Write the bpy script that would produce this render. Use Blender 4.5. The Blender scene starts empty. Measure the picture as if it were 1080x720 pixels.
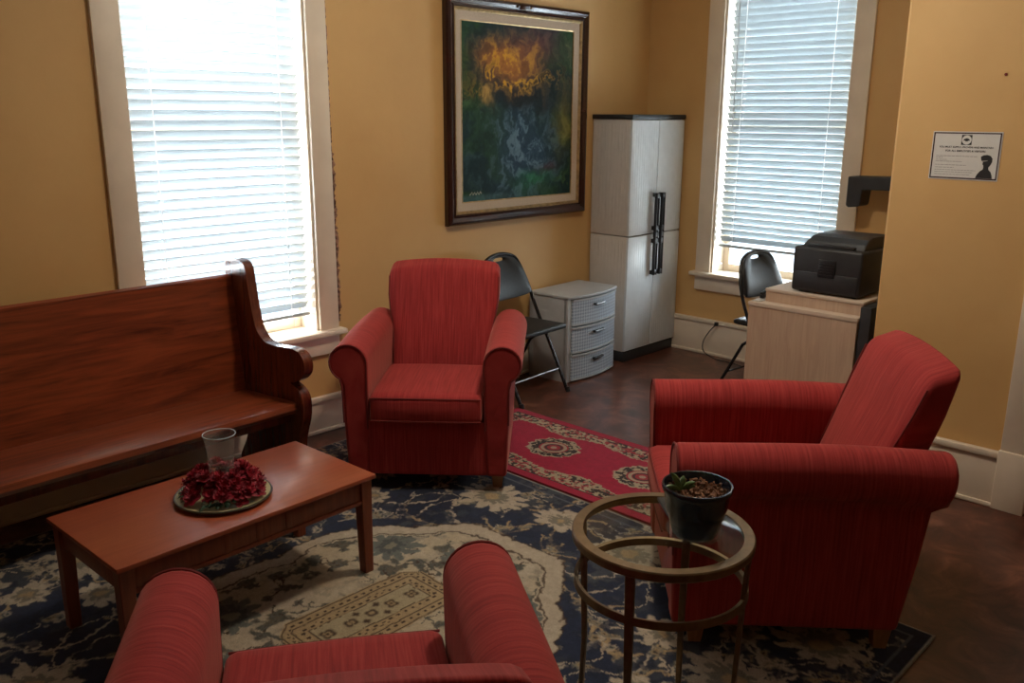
import bpy, bmesh, math, random
import numpy as np
from mathutils import Vector, Matrix, Euler
PI = math.pi
S = bpy.context.scene
COL = S.collection
random.seed(7)

# ------------------------------------------------------------------ camera
F_PX = 935.0; PITCH = math.radians(14.4); AZ = math.radians(43.8); ROLL = math.radians(-0.3); EYE = 1.70
fwd = Vector((math.cos(AZ)*math.cos(PITCH), math.sin(AZ)*math.cos(PITCH), -math.sin(PITCH)))
rt = Vector((math.sin(AZ), -math.cos(AZ), 0)); up = rt.cross(fwd)
r2 = rt*math.cos(ROLL) - up*math.sin(ROLL); u2 = rt*math.sin(ROLL) + up*math.cos(ROLL)
cam_data = bpy.data.cameras.new('camera'); cam = bpy.data.objects.new('camera', cam_data); COL.objects.link(cam)
cam_data.sensor_width = 36; cam_data.sensor_fit = 'HORIZONTAL'; cam_data.lens = 36*F_PX/1080
cam_data.clip_start = 0.02
m = Matrix.Identity(4)
for i in range(3):
    m[i][0] = r2[i]; m[i][1] = u2[i]; m[i][2] = -fwd[i]
m[2][3] = EYE
cam.matrix_world = m
S.camera = cam

# ------------------------------------------------------------------ light and exposure
vs = S.view_settings
vs.view_transform = 'Standard'; vs.look = 'None'; vs.exposure = 0.0; vs.gamma = 1.0; vs.use_curve_mapping = False
W = bpy.data.worlds.new('world'); S.world = W; W.use_nodes = True
W.node_tree.nodes['Background'].inputs[0].default_value = (0.80, 0.90, 1.0, 1)
W.node_tree.nodes['Background'].inputs[1].default_value = 2.2

def area(name, loc, rot, sx, sy, power, color, spread=PI):
    l = bpy.data.lights.new(name, 'AREA'); l.shape = 'RECTANGLE'; l.size = sx; l.size_y = sy
    l.energy = power; l.color = color; l.spread = spread
    o = bpy.data.objects.new(name, l); o.location = loc; o.rotation_euler = rot; COL.objects.link(o); return o
# daylight standing outside the two windows
area('daylight_left', (2.16, 4.75, 1.9), (math.radians(-90), 0, 0), 1.5, 2.6, 760, (0.93, 0.97, 1.0))
area('daylight_back', (6.40, 2.89, 1.9), (0, math.radians(90), 0), 2.6, 1.5, 385, (0.86, 0.95, 1.0))
FILL_LAMP_W = 33  # power of the added, unseen fill lamp

# ------------------------------------------------------------------ materials
def new_mat(name):
    mt = bpy.data.materials.new(name); mt.use_nodes = True
    nt = mt.node_tree; b = nt.nodes['Principled BSDF']
    return mt, nt, b
def N(nt, t, **kw):
    n = nt.nodes.new(t)
    for k, v in kw.items():
        if k in n.inputs.keys() if isinstance(k, str) else False: n.inputs[k].default_value = v
        else: setattr(n, k, v)
    return n
def coords(nt, scale=(1, 1, 1), rot=(0, 0, 0), kind='Object'):
    tc = nt.nodes.new('ShaderNodeTexCoord'); mp = nt.nodes.new('ShaderNodeMapping')
    mp.inputs['Scale'].default_value = scale; mp.inputs['Rotation'].default_value = rot
    nt.links.new(tc.outputs[kind], mp.inputs[0]); return mp.outputs[0]
def noise(nt, vec, scale, detail=4, rough=0.55, dist=0):
    n = nt.nodes.new('ShaderNodeTexNoise'); n.inputs['Scale'].default_value = scale
    n.inputs['Detail'].default_value = detail; n.inputs['Roughness'].default_value = rough
    n.inputs['Distortion'].default_value = dist
    nt.links.new(vec, n.inputs['Vector']); return n.outputs['Fac']
def ramp(nt, fac, stops, interp='LINEAR'):
    r = nt.nodes.new('ShaderNodeValToRGB'); cr = r.color_ramp; cr.interpolation = interp
    while len(cr.elements) < len(stops): cr.elements.new(0.5)
    for e, (p, c) in zip(cr.elements, stops):
        e.position = p; e.color = (c[0], c[1], c[2], 1)
    nt.links.new(fac, r.inputs[0]); return r.outputs['Color']
def bump(nt, b, fac, strength=0.3, dist=0.01):
    bn = nt.nodes.new('ShaderNodeBump'); bn.inputs['Strength'].default_value = strength
    bn.inputs['Distance'].default_value = dist
    nt.links.new(fac, bn.inputs['Height']); nt.links.new(bn.outputs[0], b.inputs['Normal'])
def plain(name, col, rough=0.5, metal=0.0, var=0.12, scale=20, bmp=0.0, spec=0.5, coat=0.0):
    mt, nt, b = new_mat(name)
    v = coords(nt); f = noise(nt, v, scale)
    a = [c*(1-var) for c in col]; d = [min(1, c*(1+var)) for c in col]
    nt.links.new(ramp(nt, f, [(0.3, a), (0.7, d)]), b.inputs['Base Color'])
    b.inputs['Roughness'].default_value = rough; b.inputs['Metallic'].default_value = metal
    b.inputs['Specular IOR Level'].default_value = spec
    b.inputs['Coat Weight'].default_value = coat; b.inputs['Coat Roughness'].default_value = 0.12
    if bmp: bump(nt, b, f, bmp, 0.004)
    return mt
def wood(name, c0, c1, axis=0, rough=0.3, scale=1.0, coat=0.2, spec=0.5):
    mt, nt, b = new_mat(name)
    sc = [9*scale]*3; sc[axis] = 0.8*scale
    v = coords(nt, tuple(sc)); f = noise(nt, v, 2.2, 6, 0.6, 1.6)
    sc2 = [70*scale]*3; sc2[axis] = 2.5*scale
    f2 = noise(nt, coords(nt, tuple(sc2)), 1.5, 3)
    mx = nt.nodes.new('ShaderNodeMath'); mx.operation = 'MULTIPLY_ADD'
    nt.links.new(f2, mx.inputs[0]); mx.inputs[1].default_value = 0.28; 
    ad = nt.nodes.new('ShaderNodeMath'); ad.operation = 'MULTIPLY'; nt.links.new(f, ad.inputs[0]); ad.inputs[1].default_value = 0.85
    nt.links.new(ad.outputs[0], mx.inputs[2])
    nt.links.new(ramp(nt, mx.outputs[0], [(0.36, c0), (0.52, [(p+q)/2 for p, q in zip(c0, c1)]), (0.68, c1)]), b.inputs['Base Color'])
    b.inputs['Roughness'].default_value = rough; b.inputs['Coat Weight'].default_value = coat
    b.inputs['Coat Roughness'].default_value = 0.15; b.inputs['Specular IOR Level'].default_value = spec
    return mt
def fabric(name, fine):
    """red weave, threads running so that the fine axis shows streaks"""
    mt, nt, b = new_mat(name)
    sc = [3.0, 3.0, 3.0]; sc[fine] = 85.0
    f = noise(nt, coords(nt, tuple(sc)), 1.6, 3, 0.6)
    f2 = noise(nt, coords(nt, (1, 1, 1)), 420, 1)
    f3 = noise(nt, coords(nt, (1, 1, 1)), 6, 2)
    col = ramp(nt, f, [(0.30, (0.25, 0.017, 0.018)), (0.5, (0.35, 0.027, 0.027)), (0.72, (0.43, 0.048, 0.043))])
    m1 = nt.nodes.new('ShaderNodeMix'); m1.data_type = 'RGBA'; m1.blend_type = 'MULTIPLY'; m1.inputs[0].default_value = 0.35
    nt.links.new(col, m1.inputs[6]); nt.links.new(ramp(nt, f2, [(0.3, (0.55,)*3), (0.7, (1, 1, 1))]), m1.inputs[7])
    m2 = nt.nodes.new('ShaderNodeMix'); m2.data_type = 'RGBA'; m2.blend_type = 'MULTIPLY'; m2.inputs[0].default_value = 0.4
    nt.links.new(m1.outputs[2], m2.inputs[6]); nt.links.new(ramp(nt, f3, [(0.3, (0.8,)*3), (0.7, (1, 1, 1))]), m2.inputs[7])
    nt.links.new(m2.outputs[2], b.inputs['Base Color'])
    b.inputs['Roughness'].default_value = 0.85; b.inputs['Specular IOR Level'].default_value = 0.25
    b.inputs['Sheen Weight'].default_value = 0.25; b.inputs['Sheen Tint'].default_value = (1, 0.45, 0.35, 1)
    bump(nt, b, f, 0.25, 0.003)
    return mt
def vcol(name, rough=0.9, spec=0.2, sheen=0.0, fiber=0.25, fs=300):
    mt, nt, b = new_mat(name)
    at = nt.nodes.new('ShaderNodeAttribute'); at.attribute_name = 'pattern'
    f = noise(nt, coords(nt), fs, 2)
    mx = nt.nodes.new('ShaderNodeMix'); mx.data_type = 'RGBA'; mx.blend_type = 'MULTIPLY'; mx.inputs[0].default_value = fiber*2
    nt.links.new(at.outputs['Color'], mx.inputs[6]); nt.links.new(ramp(nt, f, [(0.3, (0.5,)*3), (0.65, (1, 1, 1))]), mx.inputs[7])
    nt.links.new(mx.outputs[2], b.inputs['Base Color'])
    b.inputs['Roughness'].default_value = rough; b.inputs['Specular IOR Level'].default_value = spec
    b.inputs['Sheen Weight'].default_value = sheen
    bump(nt, b, f, 0.3, 0.003)
    return mt
def wall_mat():
    mt, nt, b = new_mat('ochre_wall_paint')
    f = noise(nt, coords(nt), 1.3, 5, 0.6)
    f2 = noise(nt, coords(nt), 26, 4, 0.6)
    c = ramp(nt, f, [(0.3, (0.57, 0.340, 0.130)), (0.7, (0.64, 0.400, 0.162))])
    nt.links.new(c, b.inputs['Base Color']); b.inputs['Roughness'].default_value = 0.55
    b.inputs['Specular IOR Level'].default_value = 0.35
    bump(nt, b, f2, 0.12, 0.006); return mt
def floor_mat():
    mt, nt, b = new_mat('stained_brown_floor')
    v = coords(nt, (1, 1, 1), (0, 0, math.radians(45)))
    f = noise(nt, v, 5.5, 6, 0.65, 1.0)
    br = nt.nodes.new('ShaderNodeTexBrick'); nt.links.new(v, br.inputs['Vector'])
    br.inputs['Scale'].default_value = 1.0; br.offset = 0.5
    br.inputs['Brick Width'].default_value = 0.62; br.inputs['Row Height'].default_value = 0.31; br.inputs['Mortar Size'].default_value = 0.004
    br.inputs['Color1'].default_value = (0.62, 0.62, 0.62, 1); br.inputs['Color2'].default_value = (1, 1, 1, 1); br.inputs['Mortar'].default_value = (0.9, 0.8, 0.7, 1)
    c = ramp(nt, f, [(0.3, (0.030, 0.010, 0.006)), (0.5, (0.105, 0.034, 0.020)), (0.7, (0.23, 0.090, 0.055))])
    mx = nt.nodes.new('ShaderNodeMix'); mx.data_type = 'RGBA'; mx.blend_type = 'MULTIPLY'; mx.inputs[0].default_value = 0.8
    nt.links.new(c, mx.inputs[6]); nt.links.new(br.outputs['Color'], mx.inputs[7])
    nt.links.new(mx.outputs[2], b.inputs['Base Color'])
    b.inputs['Roughness'].default_value = 0.28; b.inputs['Specular IOR Level'].default_value = 0.5
    bump(nt, b, f, 0.1, 0.004); return mt
def glass_mat(name, tint=(0.94, 0.97, 0.96), refl=0.10, rough=0.02):
    mt = bpy.data.materials.new(name); mt.use_nodes = True; nt = mt.node_tree; nt.nodes.clear(); haze = 0.07 if 'vase' in name else 0.0
    out = nt.nodes.new('ShaderNodeOutputMaterial'); tr = nt.nodes.new('ShaderNodeBsdfTransparent'); gl = nt.nodes.new('ShaderNodeBsdfGlossy')
    lw = nt.nodes.new('ShaderNodeLayerWeight'); lw.inputs['Blend'].default_value = 0.30
    ma = nt.nodes.new('ShaderNodeMath'); ma.operation = 'MULTIPLY_ADD'; ma.inputs[1].default_value = 0.8; ma.inputs[2].default_value = refl
    nt.links.new(lw.outputs['Fresnel'], ma.inputs[0])
    tr.inputs[0].default_value = (*tint, 1); gl.inputs['Roughness'].default_value = rough
    ge = nt.nodes.new('ShaderNodeNewGeometry'); iv = nt.nodes.new('ShaderNodeMath'); iv.operation = 'SUBTRACT'; iv.inputs[0].default_value = 1.0
    nt.links.new(ge.outputs['Backfacing'], iv.inputs[1]); mu = nt.nodes.new('ShaderNodeMath'); mu.operation = 'MULTIPLY'
    nt.links.new(ma.outputs[0], mu.inputs[0]); nt.links.new(iv.outputs[0], mu.inputs[1])
    mx = nt.nodes.new('ShaderNodeMixShader'); nt.links.new(mu.outputs[0], mx.inputs[0])
    nt.links.new(tr.outputs[0], mx.inputs[1]); nt.links.new(gl.outputs[0], mx.inputs[2])
    if haze:
        ma.inputs[1].default_value = 0.35
        df = nt.nodes.new('ShaderNodeBsdfDiffuse'); df.inputs[0].default_value = (.8, .82, .8, 1); m3 = nt.nodes.new('ShaderNodeMixShader'); m3.inputs[0].default_value = haze
        nt.links.new(mx.outputs[0], m3.inputs[1]); nt.links.new(df.outputs[0], m3.inputs[2]); nt.links.new(m3.outputs[0], out.inputs[0])
    else: nt.links.new(mx.outputs[0], out.inputs[0])
    return mt
def slat_mat():
    mt, nt, b = new_mat('blind_slat_vinyl')
    out = nt.nodes['Material Output']
    nt.links.new(ramp(nt, noise(nt, coords(nt), 15), [(0.3, (0.33, 0.365, 0.38)), (0.7, (0.37, 0.405, 0.42))]), b.inputs['Base Color'])
    b.inputs['Roughness'].default_value = 0.45
    tl = nt.nodes.new('ShaderNodeBsdfTranslucent'); tl.inputs[0].default_value = (0.62, 0.72, 0.78, 1)
    mx = nt.nodes.new('ShaderNodeMixShader'); mx.inputs[0].default_value = 0.05
    nt.links.new(b.outputs[0], mx.inputs[1]); nt.links.new(tl.outputs[0], mx.inputs[2]); nt.links.new(mx.outputs[0], out.inputs[0])
    return mt
def weave_mat():
    mt, nt, b = new_mat('woven_plastic_grey')
    ck = nt.nodes.new('ShaderNodeTexChecker'); nt.links.new(coords(nt, (1, 0.001, 1), (0, math.radians(45), 0)), ck.inputs[0])
    ck.inputs['Scale'].default_value = 66; ck.inputs[1].default_value = (0.44, 0.50, 0.57, 1); ck.inputs[2].default_value = (0.26, 0.30, 0.36, 1)
    nt.links.new(ck.outputs['Color'], b.inputs['Base Color']); b.inputs['Roughness'].default_value = 0.4
    bump(nt, b, ck.outputs['Fac'], 0.5, 0.003); return mt

M = dict(
    wall=wall_mat(), floor=floor_mat(),
    ceil=plain('ceiling_white', (0.62, 0.58, 0.50), 0.8),
    trim=plain('cream_trim_paint', (0.72, 0.61, 0.48), 0.4, var=0.05, scale=6),
    fab_y=fabric('red_weave_lengthways', 1), fab_x=fabric('red_weave_across', 0),
    pipe=plain('dark_red_piping', (0.17, 0.012, 0.010), 0.8),
    legwood=wood('pale_beech', (0.22, 0.10, 0.04), (0.36, 0.19, 0.09), 2, 0.4),
    pew=wood('dark_cherry_pew', (0.075, 0.012, 0.005), (0.27, 0.055, 0.018), 0, 0.30, 0.8, 0.3),
    pew_end=wood('dark_cherry_pew_end', (0.055, 0.010, 0.005), (0.16, 0.034, 0.014), 2, 0.25, 1.0, 0.4),
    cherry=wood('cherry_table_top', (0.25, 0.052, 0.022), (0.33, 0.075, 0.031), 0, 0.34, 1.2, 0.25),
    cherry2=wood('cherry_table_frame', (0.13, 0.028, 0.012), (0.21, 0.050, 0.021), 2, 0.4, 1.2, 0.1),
    laminate=wood('pale_laminate', (0.44, 0.30, 0.21), (0.54, 0.385, 0.275), 2, 0.5, 1.5, 0.0),
    lam_edge=plain('laminate_edge', (0.58, 0.46, 0.36), 0.45, var=0.03),
    white_pl=plain('white_plastic', (0.62, 0.66, 0.69), 0.38, var=0.04),
    side_pl=plain('cream_plastic', (0.56, 0.53, 0.50), 0.45, var=0.04),
    grey_pl=plain('grey_plastic', (0.42, 0.44, 0.46), 0.42, var=0.05),
    weave=weave_mat(),
    black=plain('black_plastic', (0.014, 0.014, 0.016), 0.35, var=0.2),
    black_m=plain('black_satin', (0.022, 0.022, 0.024), 0.5, var=0.2),
    vinyl=plain('black_vinyl', (0.012, 0.013, 0.014), 0.5, var=0.2, scale=60, bmp=0.1),
    metal_b=plain('black_enamel_tube', (0.02, 0.02, 0.022), 0.25, metal=0.3),
    bronze=plain('brushed_bronze', (0.20, 0.135, 0.075), 0.38, metal=0.75, var=0.15, scale=40),
    steel=plain('steel', (0.5, 0.5, 0.52), 0.3, metal=1.0),
    frame=plain('mahogany_frame', (0.030, 0.009, 0.007), 0.25, var=0.4, scale=8, coat=0.4),
    gold=plain('antique_gold', (0.42, 0.30, 0.15), 0.35, metal=0.7, var=0.35, scale=30),
    linen=plain('linen_liner', (0.50, 0.40, 0.30), 0.8, var=0.06, scale=120),
    glass=glass_mat('clear_glass'), tglass=glass_mat('table_glass', (0.93, 0.96, 0.95), 0.05),
    vglass=glass_mat('vase_glass', (0.97, 0.98, 0.98), 0.03, 0.15),
    pane=glass_mat('window_pane', (0.97, 0.99, 1.0), 0.03),
    rimglass=plain('thick_glass_rim', (0.45, 0.46, 0.45), 0.2), slat=slat_mat(), cord=plain('white_cord', (0.75, 0.75, 0.75), 0.6),
    paper=plain('white_paper', (0.62, 0.60, 0.56), 0.7, var=0.03),
    ink=plain('black_ink', (0.012, 0.010, 0.010), 0.6), inkred=plain('dark_red_brown_ink', (0.035, 0.008, 0.006), 0.6),
    inkgrey=plain('grey_ink', (0.20, 0.18, 0.17), 0.7),
    petal=plain('crimson_petal', (0.26, 0.004, 0.018), 0.65, var=0.55, scale=35),
    leafd=plain('dark_green_leaf', (0.012, 0.045, 0.014), 0.5, var=0.4),
    succ=plain('succulent_green', (0.10, 0.17, 0.05), 0.5, var=0.35, scale=50),
    plate=plain('cream_glazed_plate', (0.50, 0.44, 0.24), 0.5, var=0.06), platerim=plain('dark_plate_rim', (0.05, 0.04, 0.02), 0.3),
    pot=plain('dark_blue_glaze', (0.010, 0.022, 0.045), 0.18, var=0.3, scale=12, coat=0.5),
    bark=plain('orchid_bark', (0.17, 0.075, 0.035), 0.9, var=0.7, scale=60),
    plaster=plain('broken_plaster', (0.28, 0.15, 0.10), 0.95, var=0.6, scale=60, bmp=0.8),
    plaster_d=plain('dark_crumbled_mortar', (0.09, 0.035, 0.025), 0.95, var=0.6, scale=90, bmp=0.8),
    rug=vcol('patterned_wool', 0.95, 0.1, 0.1, 0.30, 260), runner=vcol('patterned_runner_pile', 0.9, 0.15, 0.1, 0.2, 300),
    canvas=vcol('oil_paint', 0.6, 0.15, 0.0, 0.12, 60),
    lamp=None,
)
def emit(name, col, s):
    mt, nt, b = new_mat(name); b.inputs['Emission Color'].default_value = (*col, 1); b.inputs['Emission Strength'].default_value = s
    b.inputs['Base Color'].default_value = (*col, 1); return mt
nt_ = M['cord'].node_tree; tl_ = nt_.nodes.new('ShaderNodeBsdfTranslucent'); tl_.inputs[0].default_value = (.95, .95, .95, 1); ms_ = nt_.nodes.new('ShaderNodeMixShader'); ms_.inputs[0].default_value = .7
nt_.links.new(nt_.nodes['Principled BSDF'].outputs[0], ms_.inputs[1]); nt_.links.new(tl_.outputs[0], ms_.inputs[2]); nt_.links.new(ms_.outputs[0], nt_.nodes['Material Output'].inputs[0])
M['lamp'] = emit('fill_lamp_diffuser', (1.0, 0.80, 0.55), 3.0)  # glow of the added fill lamp

# ------------------------------------------------------------------ builders
def smooth(me, ang=40):
    for p in me.polygons: p.use_smooth = True
    try: me.set_sharp_from_angle(angle=math.radians(ang))
    except Exception: pass
def obj(name, bm, mat, parent=None, sm=True, ang=40):
    me = bpy.data.meshes.new(name); bmesh.ops.recalc_face_normals(bm, faces=bm.faces[:]); bm.normal_update(); bm.to_mesh(me); bm.free()
    if sm: smooth(me, ang)
    for mm in (mat if isinstance(mat, (list, tuple)) else [mat]): me.materials.append(mm)
    o = bpy.data.objects.new(name, me); COL.objects.link(o)
    if parent: o.parent = parent
    return o
def mod_bevel(o, w, seg=3, ang=35):
    b = o.modifiers.new('bevel', 'BEVEL'); b.width = w; b.segments = seg; b.limit_method = 'ANGLE'; b.angle_limit = math.radians(ang)
    b.harden_normals = False
    return o
def tag(o, label, cat, group=None):
    o['label'] = label; o['category'] = cat
    if group: o['group'] = group
    return o
def thing(name, label, cat, loc=(0, 0, 0), rz=0, group=None):
    o = bpy.data.objects.new(name, None); COL.objects.link(o); o.empty_display_size = 0.1
    o.location = loc; o.rotation_euler = (0, 0, rz)
    return tag(o, label, cat, group)
def struct(o):
    o['kind'] = 'structure'; return o
def empty_struct(name):
    o = bpy.data.objects.new(name, None); COL.objects.link(o); o['kind'] = 'structure'; return o
def dup(root, loc, rz, label):
    def cp(o, par):
        c = o.copy(); COL.objects.link(c); c.parent = par
        for ch in o.children: cp(ch, c)
        return c
    r = root.copy(); COL.objects.link(r); r.location = loc; r.rotation_euler = (0, 0, rz); r['label'] = label
    for ch in list(root.children): cp(ch, r)
    return r
def box(bm, lo, hi, mi=0, rot=None, bev=0.0, seg=2):
    x0, y0, z0 = lo; x1, y1, z1 = hi
    r = bmesh.ops.create_cube(bm, size=1)
    vs_ = r['verts']
    for v in vs_:
        v.co = Vector(((x0+x1)/2 + v.co.x*(x1-x0), (y0+y1)/2 + v.co.y*(y1-y0), (z0+z1)/2 + v.co.z*(z1-z0)))
    if rot is not None:
        c = Vector(((x0+x1)/2, (y0+y1)/2, (z0+z1)/2))
        bmesh.ops.rotate(bm, verts=vs_, cent=c, matrix=rot)
    fs = set(f for v in vs_ for f in v.link_faces)
    for f in fs: f.material_index = mi
    if bev:
        es = list(set(e for v in vs_ for e in v.link_edges))
        bmesh.ops.bevel(bm, geom=es, offset=bev, segments=seg, affect='EDGES', profile=0.5)
    return bm
def nb(): return bmesh.new()
def boxo(name, lo, hi, mat, parent=None, bev=0.003):
    b = nb(); box(b, lo, hi, bev=bev); return obj(name, b, mat, parent)
def tube(bm, pts, r, n=10, closed=False, mi=0, radii=None):
    pts = [Vector(p) for p in pts]; L = len(pts); rings = []
    prev = None
    for i, p in enumerate(pts):
        if closed: d = pts[(i+1) % L] - pts[i-1]
        elif i == 0: d = pts[1]-pts[0]
        elif i == L-1: d = pts[-1]-pts[-2]
        else: d = (pts[i+1]-pts[i]).normalized() + (pts[i]-pts[i-1]).normalized()
        d.normalize()
        if prev is None:
            a = Vector((0, 0, 1)) if abs(d.z) < 0.9 else Vector((1, 0, 0))
            u = d.cross(a).normalized()
        else:
            u = (prev - d*prev.dot(d)).normalized()
        prev = u; w = d.cross(u)
        rr = radii[i] if radii else r
        rings.append([bm.verts.new(p + u*math.cos(2*PI*k/n)*rr + w*math.sin(2*PI*k/n)*rr) for k in range(n)])
    for i in range(L if closed else L-1):
        A = rings[i]; B = rings[(i+1) % L]
        off = 0
        if closed and i == L-1:
            off = min(range(n), key=lambda k: (A[0].co-B[k].co).length)
        for k in range(n):
            f = bm.faces.new((A[k], A[(k+1) % n], B[(k+1+off) % n], B[(k+off) % n])); f.material_index = mi
    if not closed:
        bm.faces.new(rings[0][::-1]).material_index = mi; bm.faces.new(rings[-1]).material_index = mi
    return bm
def lathe(bm, prof, n=48, c=(0, 0), mi=0, ex=1.0, ey=1.0):
    """prof: list of (r, z); closed when the first point equals the last"""
    rings = []
    for r, z in prof:
        if r < 1e-6: rings.append([bm.verts.new((c[0], c[1], z))])
        else: rings.append([bm.verts.new((c[0]+r*ex*math.cos(2*PI*k/n), c[1]+r*ey*math.sin(2*PI*k/n), z)) for k in range(n)])
    for A, B in zip(rings, rings[1:]):
        for k in range(n):
            a = [A[0]] if len(A) == 1 else [A[k], A[(k+1) % n]]
            b_ = [B[0]] if len(B) == 1 else [B[(k+1) % n], B[k]]
            if len(a)+len(b_) < 3: continue
            f = bm.faces.new(a+b_); f.material_index = mi
    return bm
def extrude_poly(bm, poly, f0, f1, mi=0):
    """poly of 2-D points; f0/f1 map (a,b) to 3-D for both ends"""
    A = [bm.verts.new(f0(a, b)) for a, b in poly]; B = [bm.verts.new(f1(a, b)) for a, b in poly]
    n = len(poly)
    for i in range(n):
        bm.faces.new((A[i], A[(i+1) % n], B[(i+1) % n], B[i])).material_index = mi
    bm.faces.new(A[::-1]).material_index = mi; bm.faces.new(B).material_index = mi
    bmesh.ops.recalc_face_normals(bm, faces=bm.faces[:])
    return bm
def softbox(lx, ly, lz, r, n=10, fn=None, bm=None):
    """rounded box centred on the origin on a fine grid, then bent by fn"""
    b = bm or nb(); bb = nb(); bmesh.ops.create_cube(bb, size=2)
    bmesh.ops.subdivide_edges(bb, edges=bb.edges[:], cuts=n, use_grid_fill=True)
    h = (lx/2, ly/2, lz/2); bb.verts.index_update(); mp = {}
    for v in bb.verts:
        p = []
        for k in range(3):
            t = v.co[k]; s = math.sin(t*PI/2)*0.35 + t*0.65   # crowd the grid towards the edges
            p.append(s*h[k])
        q = [max(-(h[k]-r), min(h[k]-r, p[k])) for k in range(3)]
        d = Vector([p[k]-q[k] for k in range(3)])
        if d.length > 1e-9: d = d.normalized()*r
        w = Vector(q)+d
        mp[v.index] = b.verts.new(fn(w) if fn else w)
    for f in bb.faces: b.faces.new([mp[v.index] for v in f.verts])
    bb.free(); return b
def catmull(pts, n=8, closed=False):
    P = [Vector(p) for p in pts]; out = []; L = len(P)
    rng = range(L) if closed else range(L-1)
    for i in rng:
        p0 = P[i-1] if (i > 0 or closed) else P[0]*2-P[1]
        p1 = P[i]; p2 = P[(i+1) % L]; p3 = P[(i+2) % L] if (i+2 < L or closed) else P[-1]*2-P[-2]
        for k in range(n):
            t = k/n
            out.append(0.5*((2*p1)+(-p0+p2)*t+(2*p0-5*p1+4*p2-p3)*t*t+(-p0+3*p1-3*p2+p3)*t**3))
    if not closed: out.append(P[-1])
    return out

# ================================================================== SETTING
XB = 5.54      # inner face of the back wall (second window)
YA = 3.95      # inner face of the long left wall (first window)
XC = 4.17; YC = 1.605   # projecting wall on the right
CEIL = 3.15
X0, Y0 = -2.2, -2.4

def wall_with_hole(name, axis, at, th, a0, a1, h0, h1, hz0, hz1):
    """wall in the plane axis=at, thickness th outwards, running a0..a1 with a hole"""
    b = nb()
    def bx(s, e, z0, z1):
        if axis == 'y': box(b, (s, at, z0), (e, at+th, z1))
        else: box(b, (at, s, z0), (at+th, e, z1))
    bx(a0, h0, 0, CEIL); bx(h1, a1, 0, CEIL); bx(h0, h1, 0, hz0); bx(h0, h1, hz1, CEIL)
    return struct(obj(name, b, M['wall'], sm=False))
W1 = dict(a=1.700, b=2.620, z0=0.565, z1=2.62)
W2 = dict(a=2.430, b=3.335, z0=0.600, z1=2.62)
wall_with_hole('wall_left', 'y', YA, 0.22, X0, XB+0.22, W1['a'], W1['b'], W1['z0'], W1['z1'])
wall_with_hole('wall_back', 'x', XB, 0.22, YC-0.2, YA, W2['a'], W2['b'], W2['z0'], W2['z1'])
b = nb(); box(b, (XC, Y0, 0), (XB+0.22, YC, CEIL), bev=0.012); struct(obj('wall_right', b, M['wall'], sm=False))
b = nb(); box(b, (X0-0.15, Y0-0.15, 0), (X0, YA+0.22, CEIL)); struct(obj('wall_side', b, M['wall'], sm=False))
b = nb(); box(b, (X0, Y0-0.15, 0), (XC, Y0, CEIL)); struct(obj('wall_front', b, M['wall'], sm=False))
b = nb(); box(b, (X0-0.15, Y0-0.15, -0.1), (XB+0.22, YA+0.22, 0)); struct(obj('floor', b, M['floor'], sm=False))
b = nb(); box(b, (X0-0.15, Y0-0.15, CEIL), (XB+0.22, YA+0.22, CEIL+0.1)); struct(obj('ceiling', b, M['ceil'], sm=False))

def window(name, axis, at, w, side_gap=0.0):
    """axis 'y': wall plane Y=at, room on the low side; axis 'x': wall plane X=at"""
    root = empty_struct(name)
    def T(s, d, z):      # s along wall, d depth into room positive
        return (s, at-d, z) if axis == 'y' else (at-d, s, z)
    def bx(bm, s0, s1, d0, d1, z0, z1, bev=0.003):
        p = T(s0, d0, z0); q = T(s1, d1, z1)
        lo = tuple(min(i, j) for i, j in zip(p, q)); hi = tuple(max(i, j) for i, j in zip(p, q))
        box(bm, lo, hi, bev=bev)
    a, b_, z0, z1 = w['a'], w['b'], w['z0'], w['z1']; cw = 0.118
    for s0, s1 in ((a-cw, a), (b_, b_+cw)):
        c = nb(); bx(c, s0, s1, 0, 0.021, z0+0.002, z1+cw); struct(obj('side_casing', c, M['trim'], root))
    c = nb(); bx(c, a, b_, 0, 0.021, z1, z1+cw); struct(obj('head_casing', c, M['trim'], root))
    c = nb(); bx(c, a-cw-0.03, b_+cw+0.03, -0.2, 0.062, z0-0.026, z0+0.003, 0.008); struct(obj('window_stool', c, M['trim'], root))
    c = nb(); bx(c, a-cw, b_+cw, 0, 0.022, z0-0.13, z0-0.028); struct(obj('window_apron', c, M['trim'], root))
    # jambs lining the hole
    c = nb()
    bx(c, a, a+0.012, -0.22, 0, z0, z1, 0); bx(c, b_-0.012, b_, -0.22, 0, z0, z1, 0); bx(c, a, b_, -0.22, 0, z1-0.012, z1, 0)
    struct(obj('window_jamb', c, M['trim'], root))
    zm = (z0+z1)/2
    for zz0, zz1, dd in ((z0, zm+0.02, -0.145), (zm-0.02, z1, -0.185)):
        c = nb(); t = 0.045
        bx(c, a+.012, a+.012+t, dd, dd-0.035, zz0, zz1); bx(c, b_-.012-t, b_-.012, dd, dd-0.035, zz0, zz1)
        bx(c, a+.012+t, b_-.012-t, dd, dd-0.035, zz0, zz0+t+0.01); bx(c, a+.012+t, b_-.012-t, dd, dd-0.035, zz1-t, zz1)
        fr = struct(obj('sash_frame', c, M['trim'], root))
        c = nb(); bx(c, a+.012+t, b_-.012-t, dd-0.015, dd-0.019, zz0+t, zz1-t, 0); struct(obj('glass_pane', c, M['pane'], fr))
    return root
window('window_1', 'y', YA, W1)
win2 = window('window_2', 'x', XB, W2)

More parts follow.
